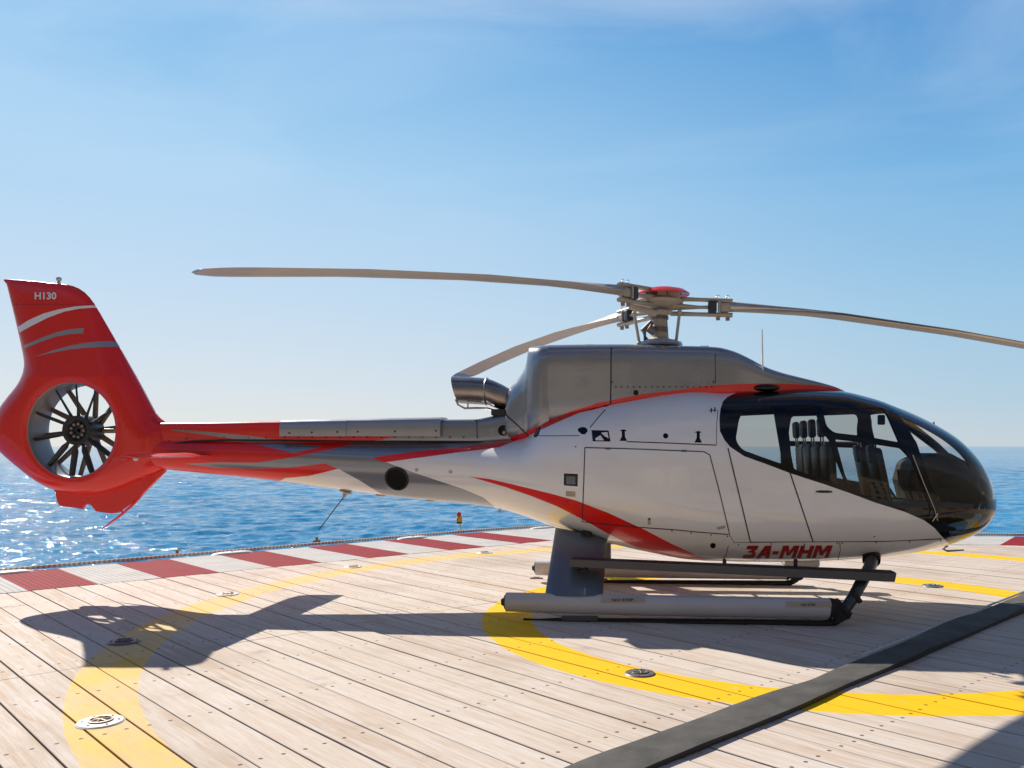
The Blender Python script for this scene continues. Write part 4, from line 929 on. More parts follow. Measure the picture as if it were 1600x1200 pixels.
# each stroke sits a hair above the last so none share a plane
LV = []; LF = []
for i, q_ in enumerate(qs):
    b_ = len(LV)
    for v_ in q_:
        u_, a_ = body.inv(*v_); LV.append((body.S(u_, a_)+body.nrm(np.array(u_), np.array(a_))*(.0045+.0004*(i % 5))).tolist())
    LF.append(list(range(b_, len(LV))))
me = bpy.data.meshes.new('registration_lettering'); me.from_pydata(LV, [], LF); link('registration_lettering', me, pmat('dark_red_lettering', (0.40, 0.008, 0.012), 0.4), heli)

# ------------------------------------------------------------------ cowling
cs = [(862, 542.6, .42), (900, 542, .42), (955, 541.5, .42), (1040, 543.5, .42), (1115, 546, .42), (1140, 551.5, .41), (1165, 562.5, .39), (1190, 575.5, .36), (1215, 584, .32), (1240, 590, .27), (1275, 598, .2), (1305, 606, .12), (1318, 611, .05)]
def simple_loft(rows, bot_rows, n1=4.5, n2=2.5, root=False, asc=0.35, zc_frac=0.45):
    X = []; ZT = []; ZB = []; ZC = []; WW = []
    for (px, t, w) in rows:
        X.append(L3(px, t).x); a = colz(t, 0, px); b = colz(float(bot_rows(px)) if callable(bot_rows) else bot_rows, 0, px); ZT.append(a); ZB.append(b); ZC.append(b+(a-b)*zc_frac); WW.append(w)
    return Loft(max(X), X, ZT, ZB, ZC, WW, n1 if isinstance(n1, list) else [n1]*len(X), [n2]*len(X), root=root, asc=asc)
cowl = simple_loft(cs, Curve1([820, 900, 1000, 1100, 1200, 1330], [690, 680, 668, 650, 635, 622]), n1=6.0)
cpaint = []
def cadd(p, mi, st=6): cpaint.append((cowl.poly(p, st), mi))
cowl_ribbon = c4((700, 640), (850, 570), (1000, 525)) + [(930, 630)] + c5((220, 820), (400, 785), (600, 763), (800, 733), (950, 723), (1100, 717), (1300, 717), (1500, 727), (1640, 748)) + [(1325, 'a150'), (1325, 'a175'), (820, 'a175'), (820, 690)]
cadd(cowl_ribbon, 1)
cadd(line_poly([(955, 542.5), (954.5, 600), (954, 633)], 2.2), 3); cadd(line_poly([(1117.5, 553), (1118, 600)], 1.3), 3)
for i in range(17): cadd(circ(962+i*9.4, 604.5-0.02*i, 1.7, 1.4, 8), 3, 9)
for i in range(6): cadd(circ(1070+i*9, 600-(i % 2)*1.5, 1.0, 1.0, 7), 3, 9)
cadd(circ(993.5, 613.5, 4.2), 4, 9); cadd(circ(957, 597, 1.6, n=7), 3, 9); cadd(circ(1115, 596, 1.6, n=7), 3, 9)
Pc, Tc, cm = arrange(cowl, cpaint, 0.05, 0.09)
cmat = np.full(len(Tc), 0); 
for i, (p, k) in enumerate(cpaint): cmat[cm[i]] = k
CM = [GREY, RED, GREY, SEAM, BLACK]
cow = surf_mesh('engine_cowling', cowl, Pc, Tc, cmat, CM, parent=heli)
# rear closing piece: rounded scoop that runs down to the tail boom
rc = simple_loft([(789, 646, .10), (792, 628, .16), (795, 613, .19), (799, 605.5, .21), (806, 597, .235), (814, 588.5, .26), (821, 578, .28), (826, 566, .30), (827.5, 556, .305), (829, 546, .31), (832, 544.5, .33), (840, 543.8, .375), (852, 543.0, .412), (864, 542.6, .42)],
                 Curve1([789, 815, 840, 870], [690, 700, 700, 695]), n1=[3, 3, 3, 3, 3.1, 3.2, 3.4, 3.6, 3.8, 4, 4.3, 4.8, 5.5, 6], asc=0.3)
rp_ = [(rc.poly(c4((300, 790), (450, 745), (580, 690), (700, 640), (800, 592)) + [(880, 'a175'), (780, 'a175')], 6), 1),
       (rc.poly(line_poly([(787, 645), (806, 662), (826, 681)], 2.4), 6), 3)]
Pr, Tr, rm = arrange(rc, rp_, 0.02, 0.09)
rmat = np.zeros(len(Tr), int)
for i in range(2): rmat[rm[i]] = rp_[i][1]
surf_mesh('cowling_rear', rc, Pr, Tr, rmat, CM, parent=heli)
# cap the open front of nothing: small roof fittings
MB().box(L3(1100, 544, -0.05)+Vector((0, 0, 0.01)), (0.1, 0.08, 0.03), bev=0.01).build('roof_fitting', WPAINT, heli, smooth=False)
MB().box(L3(921, 541.5, -0.05)+Vector((0, 0, 0.008)), (0.1, 0.08, 0.035), bev=0.01).build('roof_fitting', WPAINT, heli, smooth=False)
MB().box(L3(1092, 541.5, 0)+Vector((-1.15, 0, 0.0)), (0.62, 0.3, 0.02), bev=0.006).build('roof_strip', WPAINT, heli, smooth=False)

# ------------------------------------------------------------------ drive shaft fairing on the boom
fair = simple_loft([(238, 661, .10), (262, 660, .115), (330, 659.5, .12), (437, 657.5, .125), (560, 656, .13), (690, 655.5, .135), (745, 655, .14), (762, 652, .15), (795, 646, .17), (812, 652, .17), (824, 668, .15), (830, 682, .12)], 702, n1=3.6, asc=0.2)
fp = [(fair.poly([(225, 'T'), (760, 'T'), (745, 'a40')] + [(744, 660), (744, 686), (620, 684), (600, 687), (560, 690)] + [(560, 'B'), (225, 'B')], 8), 1),
      (fair.poly([(688, 'T'), (835, 'T'), (835, 'B'), (600, 'B'), (600, 686), (622, 682), (688, 681)], 8), 2),
      (fair.poly(smooth_poly([(255, 671.5), (300, 672), (350, 677), (400, 682), (432, 688), (390, 688), (350, 684), (310, 677)], 1), 8), 2),
      (fair.poly(line_poly([(745, 655), (745.5, 684)], 1.3), 8), 3), (fair.poly(circ(786.5, 672.5, 8.5, 8.5, 18), 9), 4)]
for i in range(15): fp.append((fair.poly(circ(445+i*21.5, 683, 1.6, n=7), 9), 3))
for x, y in ((265, 688), (292, 685.5), (350, 683), (388, 684), (416, 684.5)): fp.append((fair.poly(circ(x, y, 1.3, n=7), 9), 3))
Pf, Tf, fm = arrange(fair, fp, 0.05, 0.09)
fmat = np.full(len(Tf), 2)
for i, (p, k) in enumerate(fp): fmat[fm[i]] = k
surf_mesh('drive_shaft_fairing', fair, Pf, Tf, fmat, [WHITE, RED, GREY, SEAM, BLACK], parent=heli)
o = MB().ball((0, 0, 0), 0.02, (1, 1, 1)).build('fairing_lamp', pmat('tan_lamp', (0.5, 0.4, 0.3), 0.3), heli); o.location = Vector(fair.S(*fair.inv(787.5, 676)))
# dark tube standing in for the shadow line between fairing and boom
gp = MB(); pts_g = [L3(x, y, -0.128) for x, y in ((262, 695), (300, 690), (350, 688), (430, 688.5), (560, 690), (700, 690), (760, 690.5), (778, 693))]
gp.tube(pts_g, 0.012, n=8); gp.build('boom_shadow_line', SEAM, heli)
# aluminium cover box
a0 = L3(437.5, 668, -0.19); a1 = L3(688, 666, -0.19)
bx = MB(); H0 = L3(437.5, 656, -0.19).z; H1 = L3(437.5, 681.5, -0.2).z; H2 = L3(688, 651.5, -0.19).z; H3 = L3(688, 682, -0.2).z
sec = lambda zt_, zb_: [(-.205, zb_), (-.207, zb_+.06), (-.20, zt_-.05), (-.17, zt_-.012), (-.12, zt_), (.12, zt_), (.17, zt_-.012), (.20, zt_-.05), (.207, zb_+.06), (.205, zb_)]
S0 = sec(H0, H1); S1 = sec(H2, H3); n = len(S0)
xm = a0.x+(a1.x-a0.x)*0.42; Sm = [((p[0]+q[0])/2, p[1]+(q[1]-p[1])*.42) for p, q in zip(S0, S1)]
def seg(x0, A_, x1, B_, name):
    b = MB(); vs_ = [(x0, y, z) for y, z in A_]+[(x1, y, z) for y, z in B_]
    vi = [(x0, y*.98, z-.004) for y, z in A_]+[(x1, y*.98, z-.004) for y, z in B_]
    b.add(vs_+vi, [(i, i+1, n+i+1, n+i) for i in range(n-1)]+[tuple(range(n)), tuple(range(n, 2*n))[::-1]])
    return b.build(name, ALU, heli, angle=50)
seg(a0.x, S0, xm-.002, Sm, 'boom_cover'); seg(xm+.002, [(p[0]*1.004, p[1]+.002) for p in Sm], a1.x, S1, 'boom_cover')
rv = MB()
for x, y in ((452, 676.5), (487, 675.5), (527, 675), (559, 674.5), (617, 674), (681, 673)): rv.tube([L3(x, y, -.2), L3(x, y, -.212)], .011, n=8)
rv.build('cover_fasteners', SEAM, heli, kind='stuff')

# ------------------------------------------------------------------ tail fin with shrouded rotor
fin_out = [(5, 437), (12, 436), (50, 438.5), (90, 443), (112, 445), (124, 448.5), (134, 455), (142, 465), (152, 482), (185, 540), (218, 600), (246, 653), (268, 664), (272, 690), (268, 722), (256, 736), (225, 748), (190, 764), (150, 773.5), (118, 772), (92, 768.5), (62, 755), (32, 732), (14, 717), (0, 704), (-9, 694), (-10, 684), (0, 640), (10, 627), (25, 608), (36, 596), (42, 584), (43, 574), (40, 562), (30, 520), (11, 445)]
def cr(pts, k=6):
    out = []; n = len(pts)
    for i in range(n):
        p0, p1, p2, p3 = [np.array(pts[(i+j) % n], float) for j in (-1, 0, 1, 2)]
        for j in range(k):
            t = j/k; out.append(tuple(0.5*((2*p1)+(-p0+p2)*t+(2*p0-5*p1+4*p2-p3)*t*t+(-p0+3*p1-3*p2+p3)*t**3)))
    return out
fin_px = []
n_f = len(fin_out)
for i in range(n_f):      # straight edges with a few points; keeps corners crisp
    a, b = fin_out[i], fin_out[(i+1) % n_f]; k = max(1, int(math.hypot(a[0]-b[0], a[1]-b[1])/7))
    fin_px += [lerp2(a, b, j/k) for j in range(k)]
for _ in range(3): fin_px = [tuple((np.array(fin_px[i-1])+2*np.array(fin_px[i])+np.array(fin_px[(i+1) % len(fin_px)]))/4) if 6 < i < len(fin_px)-2 else fin_px[i] for i in range(len(fin_px))]
fo_xz = np.array([(L3(*p).x, L3(*p).z) for p in fin_px])
DC = L3(112.5, 672.5, -.17); DCxz = np.array([DC.x, DC.z])
rim0 = [L3(112.5+69.5*math.cos(t), 672.5+75*math.sin(t), -.17) for t in np.linspace(0, 2*PI, 65)[:-1]]
rim = np.array([(p.x, p.z) for p in rim0])
def segdist(P, poly):
    a = poly; b = np.roll(poly, -1, 0); d = np.full(len(P), 1e9)
    for i in range(len(a)):
        ab = b[i]-a[i]; l = (ab**2).sum()
        if l < 1e-12: continue
        t = np.clip(((P-a[i])@ab)/l, 0, 1); q = a[i]+t[:, None]*ab; d = np.minimum(d, np.hypot(*(P-q).T))
    return d
z_hi = L3(60, 440).z; z_lo = L3(60, 590).z
def fth(P):
    P = np.atleast_2d(P); s = np.clip((P[:, 1]-z_lo)/(z_hi-z_lo), 0, 1)
    T = 0.20*(1-s)**1.6+0.065*(1-(1-s)**1.6)
    T = np.where(P[:, 1] < z_lo, 0.20, T)
    R_ = 0.30*(1-s)+0.26*s
    d = segdist(P, fo_xz); e = np.sqrt(np.clip(1-(1-np.clip(d/R_, 0, 1))**2, 0, 1))
    dr = segdist(P, rim); lip = 1-0.10*np.exp(-(dr/0.03)**2)
    return np.maximum(T*e*lip, 0.004)
def fpt(px, py):
    y = -0.06
    for _ in range(4):
        p = L3(px, py, y); y = -float(fth(np.array([p.x, p.z]))[0])
    return (p.x, p.z)
def fpoly(pts, step=6):
    out = []; n = len(pts)
    for i in range(n):
        a, b = pts[i], pts[(i+1) % n]; k = max(1, int(math.hypot(a[0]-b[0], a[1]-b[1])/step)); out += [fpt(*lerp2(a, b, j/k)) for j in range(k)]
    return out
def fc(*p): return [(x/4, 400+y/4) for x, y in p]
fpaint = [(fpoly(fc((112, 443), (180, 400), (270, 360), (360, 335), (470, 315), (600, 306), (612, 322), (500, 328), (400, 348), (300, 385), (210, 430), (122, 478))), 1),
          (fpoly(fc((148, 560), (260, 510), (350, 478), (430, 458), (524, 450), (520, 484), (440, 487), (350, 503), (260, 535), (150, 577))), 2),
          (fpoly(fc((215, 630), (330, 590), (430, 562), (530, 543), (640, 533), (728, 532), (745, 567), (640, 568), (540, 573), (440, 583), (330, 603))), 2)]
for i in range(13): fpaint.append((fpoly(circ(27+i*10, 474.2+(i % 2)*.6, .9, n=6), 9), 3))
fpaint.append((fpoly(line_poly([(20, 475.5), (146, 476.5)], .7), 12), 4))
verts = []; edges = []
for p in [fo_xz.tolist(), rim.tolist()]+[q for q, _ in fpaint]:
    b = len(verts); verts += [tuple(q) for q in p]; edges += [(b+i, b+(i+1) % len(p)) for i in range(len(p))]
# inset rings close to the outline give a round edge
cenf = fo_xz.mean(0)
gx = np.arange(fo_xz[:, 0].min(), fo_xz[:, 0].max(), .028); gz = np.arange(fo_xz[:, 1].min(), fo_xz[:, 1].max(), .028)
GP = np.array([(x+(.014 if j % 2 else 0), z) for x in gx for j, z in enumerate(gz)])
GP = GP[inside(GP, fo_xz) & ~inside(GP, rim)]; GP = GP[(segdist(GP, fo_xz) > .03) & (segdist(GP, rim) > .02)]
def inset(poly, d, sign):
    a = np.roll(poly, 1, 0); b = np.roll(poly, -1, 0); t = b-a; t /= np.linalg.norm(t, axis=1, keepdims=True)+1e-9; nn = np.stack([-t[:, 1], t[:, 0]], 1)
    return poly+nn*d*sign
area = 0.5*np.sum(fo_xz[:, 0]*np.roll(fo_xz[:, 1], -1)-np.roll(fo_xz[:, 0], -1)*fo_xz[:, 1]); sg = 1 if area > 0 else -1
ins = []
for d in (.003, .009, .02):
    q = inset(fo_xz, d, sg); q = q[inside(q, fo_xz) & (segdist(q, fo_xz) > d*.8)]; ins.append(q)
for s_ in (1.02, 1.05): ins.append(DCxz+(rim-DCxz)*s_)
verts += [tuple(q) for q in GP]+[tuple(q) for a in ins for q in a]
vo, _, fo, *_ = delaunay_2d_cdt([Vector(v) for v in verts], edges, [], 0, 1e-6)
FP = np.array([(v.x, v.y) for v in vo]); FT = np.array([f[:] for f in fo if len(f) == 3]); fcn = FP[FT].mean(1)
ok = inside(fcn, fo_xz) & ~inside(fcn, rim); FT = FT[ok]; fcn = fcn[ok]
th = fth(FP); outl = segdist(FP, fo_xz) < 1e-5; th[outl] = 0
eps = 2e-3; gxn = (fth(FP+[eps, 0])-fth(FP-[eps, 0]))/(2*eps); gzn = (fth(FP+[0, eps])-fth(FP-[0, eps]))/(2*eps)
nf = np.stack([-gxn, -np.ones(len(FP)), -gzn], 1); nf[:, [0, 2]] = np.stack([-gxn, -gzn], 1)
nf = np.stack([-gxn, -np.ones(len(FP)), -gzn], 1); nf /= np.linalg.norm(nf, axis=1, keepdims=True)
fidx = np.zeros(len(FT), int)
for p, k in fpaint: fidx[inside(fcn, np.array(p))] = k
V = []; NR = []; Fc_ = []; Mi_ = []
for sd in (-1, 1):
    b = len(V); V += [(FP[i, 0], sd*th[i], FP[i, 1]) for i in range(len(FP))]
    NR += [(q[0], q[1]*(-sd), q[2]) for q in nf]
    for f, k in zip(FT.tolist(), fidx):
        a_, b_, c_ = [Vector(V[b+i]) for i in f]; nrm_ = (b_-a_).cross(c_-a_); f = f if nrm_.y*sd > 0 else f[::-1]; Fc_.append([b+i for i in f]); Mi_.append(int(k))
me = bpy.data.meshes.new('tail_fin'); me.from_pydata(V, [], Fc_)
for m_ in (RED, WHITE, ALU, SEAM, pmat('deep_red_line', (0.3, 0.005, 0.01), .5)): me.materials.append(m_)
me.polygons.foreach_set('material_index', Mi_); me.polygons.foreach_set('use_smooth', [True]*len(Fc_)); me.update(); me.normals_split_custom_set_from_vertices(NR)
fin = bpy.data.objects.new('tail_fin', me); COL.objects.link(fin); fin.parent = heli
# duct wall
dw = MB(); nr = len(rim); lipth = fth(rim)
prof = [(-1.0, 1.0), (-.97, .985), (-.9, .975), (-.5, .965), (0, .962), (.5, .965), (.9, .975), (.97, .985), (1.0, 1.0)]
vs_ = []
for fy, sc in prof:
    for i in range(nr):
        q = DCxz+(rim[i]-DCxz)*sc; vs_.append((q[0], fy*lipth[i], q[1]))
dw.add(vs_, [(j*nr+i, j*nr+(i+1) % nr, (j+1)*nr+(i+1) % nr, (j+1)*nr+i) for j in range(len(prof)-1) for i in range(nr)])
dw.build('duct_wall', DUCT, heli, angle=80)
def rim_pt(ang, y, k=0.955):
    i = int(((-ang) % (2*PI))/(2*PI)*nr) % nr; q = DCxz+(rim[i]-DCxz)*k; return Vector((q[0], y, q[1]))
HC = L3(119.5, 672.5, -.14); HCb = L3(120, 672.5, .12)
rot = empty('tail_rotor', (0, 0, 0)); rot.parent = heli
hubm = MB(); hubm.lathe((HC.x, -.10, HC.z), [(0.02, -.0), (.10, .0), (.10, .02), (.125, .05), (.165, .05), (.17, .0), (.17, -.16), (0.15, -.2), (0.0, -.2)], ax=Vector((0, -1, 0)), n=32)
hubm.build('hub', FANB, rot)
for k in range(9):
    a = 2*PI*k/9; MB().ball((HC.x+.075*math.cos(a), -.125, HC.z+.075*math.sin(a)), .02, n=8).build('hub_bolt', BRZ, rot)
for ang in (90, 118, 154, 191, 227, 259, 287, 321, 27, 58):
    a = math.radians(ang); d = Vector((math.cos(a), 0, math.sin(a))); tip = rim_pt(a, -.10); base = Vector((HC.x, -.10, HC.z))+d*.15
    L_ = (tip-base).length; d = (tip-base).normalized(); side = d.cross(Vector((0, 1, 0)))
    pitch = math.radians(50); cdir = side*math.cos(pitch)+Vector((0, 1, 0))*math.sin(pitch); tdir = d.cross(cdir)
    b = MB(); rings = []
    for t, c_, h_ in ((0, .018, .018), (.12, .02, .018), (.25, .036, .013), (.9, .033, .010), (1.0, .03, .008)):
        c0 = base+d*L_*t; rings.append([c0+cdir*c_*math.cos(q)*1.0+tdir*h_*math.sin(q) for q in np.linspace(0, 2*PI, 13)[:-1]])
    vs_ = [v for r in rings for v in r]; b.add(vs_, [(j*12+i, j*12+(i+1) % 12, (j+1)*12+(i+1) % 12, (j+1)*12+i) for j in range(4) for i in range(12)]+[tuple(range(12))[::-1], tuple(range(48, 60))])
    b.build('fan_blade', FANB, rot)
# stator on the far side of the duct
HS = Vector((HC.x+.02, .12, HC.z)); stt = empty('stator', (0, 0, 0)); stt.parent = heli
MB().lathe(HS, [(0.0, .05), (.10, .05), (.135, .02), (.14, -.06), (.13, -.12), (0, -.12)], ax=Vector((0, 1, 0)), n=28).build('gearbox_housing', STAT, stt)
for k in range(10):
    a = math.radians(5+36*k); d = Vector((math.cos(a), 0, math.sin(a)))
    MB().tube([HS+d*.12, rim_pt(a, .12, .975)], [.034, .028], n=10, sq=0.6, up=Vector((0, 1, 0))).build('stator_vane', STAT, stt)
MB().tube([HS+Vector((.08, -.02, 0)), rim_pt(0.0, .10, .98)], .028, n=12).build('drive_shaft', BRZ, stt)
# ventral fin and bumper
vf = [(84, 764), (88, 768), (91, 783), (95, 790), (130, 795), (133, 789), (139, 787), (144, 789), (152, 799), (175, 802), (185, 801), (192, 796), (220, 776), (258, 737), (262, 728), (200, 740), (120, 750)]
vp = [L3(*p) for p in vf]; b = MB(); b.prism([(p.x, 0, p.z) for p in vp], (0, -.022, 0), (0, .022, 0)); b.build('ventral_fin', RED, heli, angle=30)
MB().tube([L3(*p) for p in ((218, 777), (206, 790), (190, 804), (172, 817), (159, 827))], [.022, .02, .018, .014, .006], n=8, sq=.8).build('tail_bumper', RED, heli)
MB().tube([L3(220, 775), L3(208, 771)], .012, n=8).build('bumper_bracket', RED, heli); MB().tube([L3(192, 801), L3(186, 794)], .012, n=8).build('bumper_bracket', RED, heli)
# beacon on the fin
pb = L3(92, 441); MB().lathe(pb+Vector((0, 0, -.03)), [(.018, 0), (.018, .05), (.026, .05), (.03, .06), (.03, .075), (.022, .085), (0, .088)], n=16).build('fin_beacon', STEEL, heli)
text_on(None, 'H130', (54.5, 468), (88.5, 468), 11.5, 'type_lettering', WPAINT, fin, shear=0.0, bold=.03, proj_fn=lambda px, py: (lambda q: Vector((q[0], -float(fth(np.array(q))[0])-.004, q[1])))(fpt(px, py)))
# horizontal stabiliser
sb_ = MB(); tips = [(-3.95-1.046-.05, -1.38), (0, 0), (0, 1.38)]
def stab_ring(y, le, chord, z):
    pr = []
    for q in np.linspace(0, 2*PI, 25)[:-1]:
        t = (1-math.cos(q))/2; s_ = math.sin(q); pr.append((le-chord*t, y, z+0.055*chord*s_*2*(math.sqrt(max(t, 0))*1.1*(1-t)+.12*(1-t)+.02)))
    return pr
zs = L3(335, 711, -.1).z; le0 = L3(334, 711, -.15).x
rings = [stab_ring(y, le0+.05*y, c_, zs+.0*abs(y)) for y, c_ in ((-1.24, .28), (-1.21, .36), (-1.1, .40), (-.2, .52), (.2, .52), (1.2, .53), (1.37, .50), (1.40, .40))]
n_ = 24; sb_.add([v for r in rings for v in r], [(j*n_+i, j*n_+(i+1) % n_, (j+1)*n_+(i+1) % n_, (j+1)*n_+i) for j in range(len(rings)-1) for i in range(n_)]+[tuple(range(n_))[::-1], tuple(range((len(rings)-1)*n_, len(rings)*n_))])
sb_.build('stabiliser', RED, heli, angle=40)
pq = L3(212, 717.5, -1.25); MB().ball(pq, .018, (1.6, .8, .9)).build('navigation_light', pmat('clear_lens', (0.75, 0.7, 0.65), .15, coat=.5), heli)
text_on(None, 'NO STEP', (176, 719.5), (198, 719.5), 3.6, 'warning_lettering', pmat('faded_lettering', (.6, .2, .18), .6), heli, shear=0, proj_fn=lambda px, py: L3(px, py, -.235))

# ------------------------------------------------------------------ belly details
vt = Vector(body.S(*body.inv(620, 748))); vn = Vector(body.nrm(*[np.array(q) for q in body.inv(620, 748)]))
MB().lathe(vt-vn*.05, [(.125, .050), (.134, .058), (.130, .064), (.116, .062), (.108, .052)], ax=vn, n=36).build('round_vent', RUBBER, heli)
MB().lathe(vt-vn*.05, [(.112, .055), (.06, .054), (0, .054)], ax=vn, n=36).build('vent_opening', pmat('black_void', (0.001, 0.001, 0.001), 1.0), heli)
pa = L3(541, 768); MB().tube([pa, L3(540, 771)], [.07, .03], n=12).tube([L3(540, 770), L3(537, 777)], [.03, .015], n=10).build('antenna_base', BEIGE, heli)
MB().tube([L3(539, 774), L3(498, 828)], .006, n=6).build('whip_antenna', SEAM, heli)
for (x, y, w_) in ((596, 773, .14), (673, 781.5, .12), (541, 766.5, .16)): MB().ball(L3(x, y), w_/2, (1, .6, .28)).build('belly_fairing', BEIGE, heli)
MB().tube([L3(780.5, 796), L3(780.5, 801)], .012, n=8).build('drain_pipe', BEIGE, heli)
MB().tube([L3(887, 818, -.3), L3(888, 824, -.3)], .03, n=8).build('belly_fitting', SEAM, heli)
# VHF antenna on the roof
MB().tube([L3(1192, 606, -.35), L3(1191, 515, -.35)], [.011, .005], n=8).build('mast_antenna', WPAINT, heli)
MB().ball(L3(1197, 606, -.37), .14, (1, .35, .28)).build('antenna_base', BLACK, heli)
MB().tube([L3(1183, 603, -.36), L3(1183, 593, -.36)], .006, n=6).build('short_antenna', WPAINT, heli)
# pitot / lower antenna under the nose
MB().tube([L3(1480, 852), L3(1474, 858), L3(1480, 861), L3(1506, 859.5)], [.02, .016, .012, .008], n=8).build('pitot_tube', STEEL, heli)
MB().tube([L3(1459, 664), L3(1459, 659)], .010, n=6).build('yaw_string_post', pmat('orange_string', (.7, .25, .1), .7), heli)
# windscreen wiper / A pillar trim
seam_strip(c6((1040, 420), (1095, 560), (1150, 690), (1165, 745)), 1.6, name='wiper_arm', m_=BEIGE, off=.012)
seam_strip(c6((1165, 710), (1138, 748)), 1.6, name='wiper_link', m_=STEEL, off=.015)

# ------------------------------------------------------------------ exhaust
def ell(cx, cz, ry, rz, x_of, n=36):
    return [Vector((x_of(cz+rz*math.sin(t)), ry*math.cos(t), cz+rz*math.sin(t))) for t in np.linspace(0, 2*PI, n+1)[:-1]]
def exr(pxt, yt, pxb, yb, ry):
    A_ = L3(pxt, yt); B_ = L3(pxb, yb); cz = (A_.z+B_.z)/2; rz = (A_.z-B_.z)/2
    return ell(0, cz, ry, rz, lambda z: B_.x+(A_.x-B_.x)*((z-B_.z)/(A_.z-B_.z)))
def hull(secs, name, matl, closed_in=None):
    b = MB(); n = len(secs[0]); b.add([v for s_ in secs for v in s_], [(j*n+i, j*n+(i+1) % n, (j+1)*n+(i+1) % n, (j+1)*n+i) for j in range(len(secs)-1) for i in range(n)])
    return b.build(name, matl, heli, angle=50)
sec1 = [exr(797, 608, 792, 640, .12), exr(785, 601, 779, 639, .155), exr(772, 595, 768, 635, .17), exr(762, 591.5, 760, 631, .175)]
sec2 = [exr(761, 591, 759, 632.5, .18), exr(740, 589.5, 740, 631.5, .18), exr(707, 588, 718, 630, .18), exr(708, 589.5, 719, 628.5, .168), exr(735, 592, 735, 628, .165), exr(770, 600, 768, 630, .13)]
hull(sec1, 'exhaust_elbow', EXH); o = hull(sec2, 'exhaust_pipe', EXH)
b = MB(); s_ = exr(768, 601, 766, 630, .15); b.add(s_, [tuple(range(len(s_)))]); b.build('exhaust_bore', SEAM, heli)
rg = exr(761.5, 590.6, 759.5, 633, .183); MB().tube(rg+[rg[0]], .008, n=6, caps=False).build('exhaust_clamp', STEEL, heli)
MB().tube([L3(712, 624, -.1), L3(716, 633, -.1), L3(726, 638, -.08), L3(745, 637.5, -.06), L3(762, 638, -.04), L3(775, 642, 0)], .011, n=8).build('drain_tube', EXH, heli)
MB().tube([L3(731, 630, -.08), L3(731, 638, -.08)], .008, n=6).build('drain_bracket', EXH, heli)
MB().box(L3(782, 645), (.16, .3, .07), bev=.015).build('exhaust_mount', SEAM, heli, smooth=False)

# ------------------------------------------------------------------ rotor mast, hub, blades
HB = L3(1030, 470); 
MB().lathe(Vector((HB.x, 0, L3(1030, 545).z)), [(0.0, 0), (.10, 0), (.12, .02), (.19, .035), (.20, .06), (.19, .085), (.12, .10), (.085, .12), (.08, .17), (.072, .19), (.072, .42), (.09, .43), (.09, .47)], n=32).build('rotor_mast', BEIGE, heli)
zz = lambda y: L3(1030, y).z
hp = MB(); hp.lathe((HB.x, 0, zz(484)), [(0, 0), (.11, 0), (.17, .03), (.25, .06), (.26, .09), (.20, .12), (.12, .14), (.11, .22), (0, .23)], n=32); hp.build('rotor_hub', BEIGE, heli)
cap = MB(); cap.lathe((HB.x+.035, 0, zz(461)), [(0.20, .01), (.285, -.005), (.29, .008), (.24, .045), (.13, .072), (0.0, .08)], n=36); co = cap.build('hub_cap', RED, heli); 
sk = MB()
for y_, r_, h_ in ((486, .115, .05), (497, .10, .03), (515, .095, .045)): sk.lathe((HB.x, 0, zz(y_)), [(.07, -h_/2), (r_, -h_/2), (r_, h_/2), (.07, h_/2)], n=28)
sk.build('mast_collar', DPL, heli)
sw = MB(); sw.lathe((HB.x, 0, zz(539)), [(.10, -.03), (.24, -.02), (.25, 0), (.24, .025), (.12, .05)], n=36); sw.build('swashplate', STEEL, heli)
sci = MB(); sci.tube([(HB.x-.14, -.1, zz(533)), (HB.x-.17, -.13, zz(519)), (HB.x-.08, -.08, zz(505))], [.03, .035, .03], n=10).tube([(HB.x-.05, -.12, zz(522)), (HB.x-.12, -.14, zz(514))], .045, n=12); sci.build('scissor_link', DPL, heli)
headings = [(math.degrees(math.atan2(-.803, -.596)), 'a'), (353.4, 'b'), (119.5, 'c')]
droop = {'a': ([0, .6, 1.2, 2.48, 3.89, 5.35], [3.245, 3.215, 3.165, 3.045, 2.87, 2.645]),
         'b': ([0, .78, 1.2, 1.78, 3.7, 5.35], [3.165, 3.125, 3.09, 3.025, 2.69, 2.32]),
         'c': ([0, .8, 1.6, 3.07, 4.4, 5.35], [3.14, 3.125, 3.09, 3.0, 2.86, 2.74])}
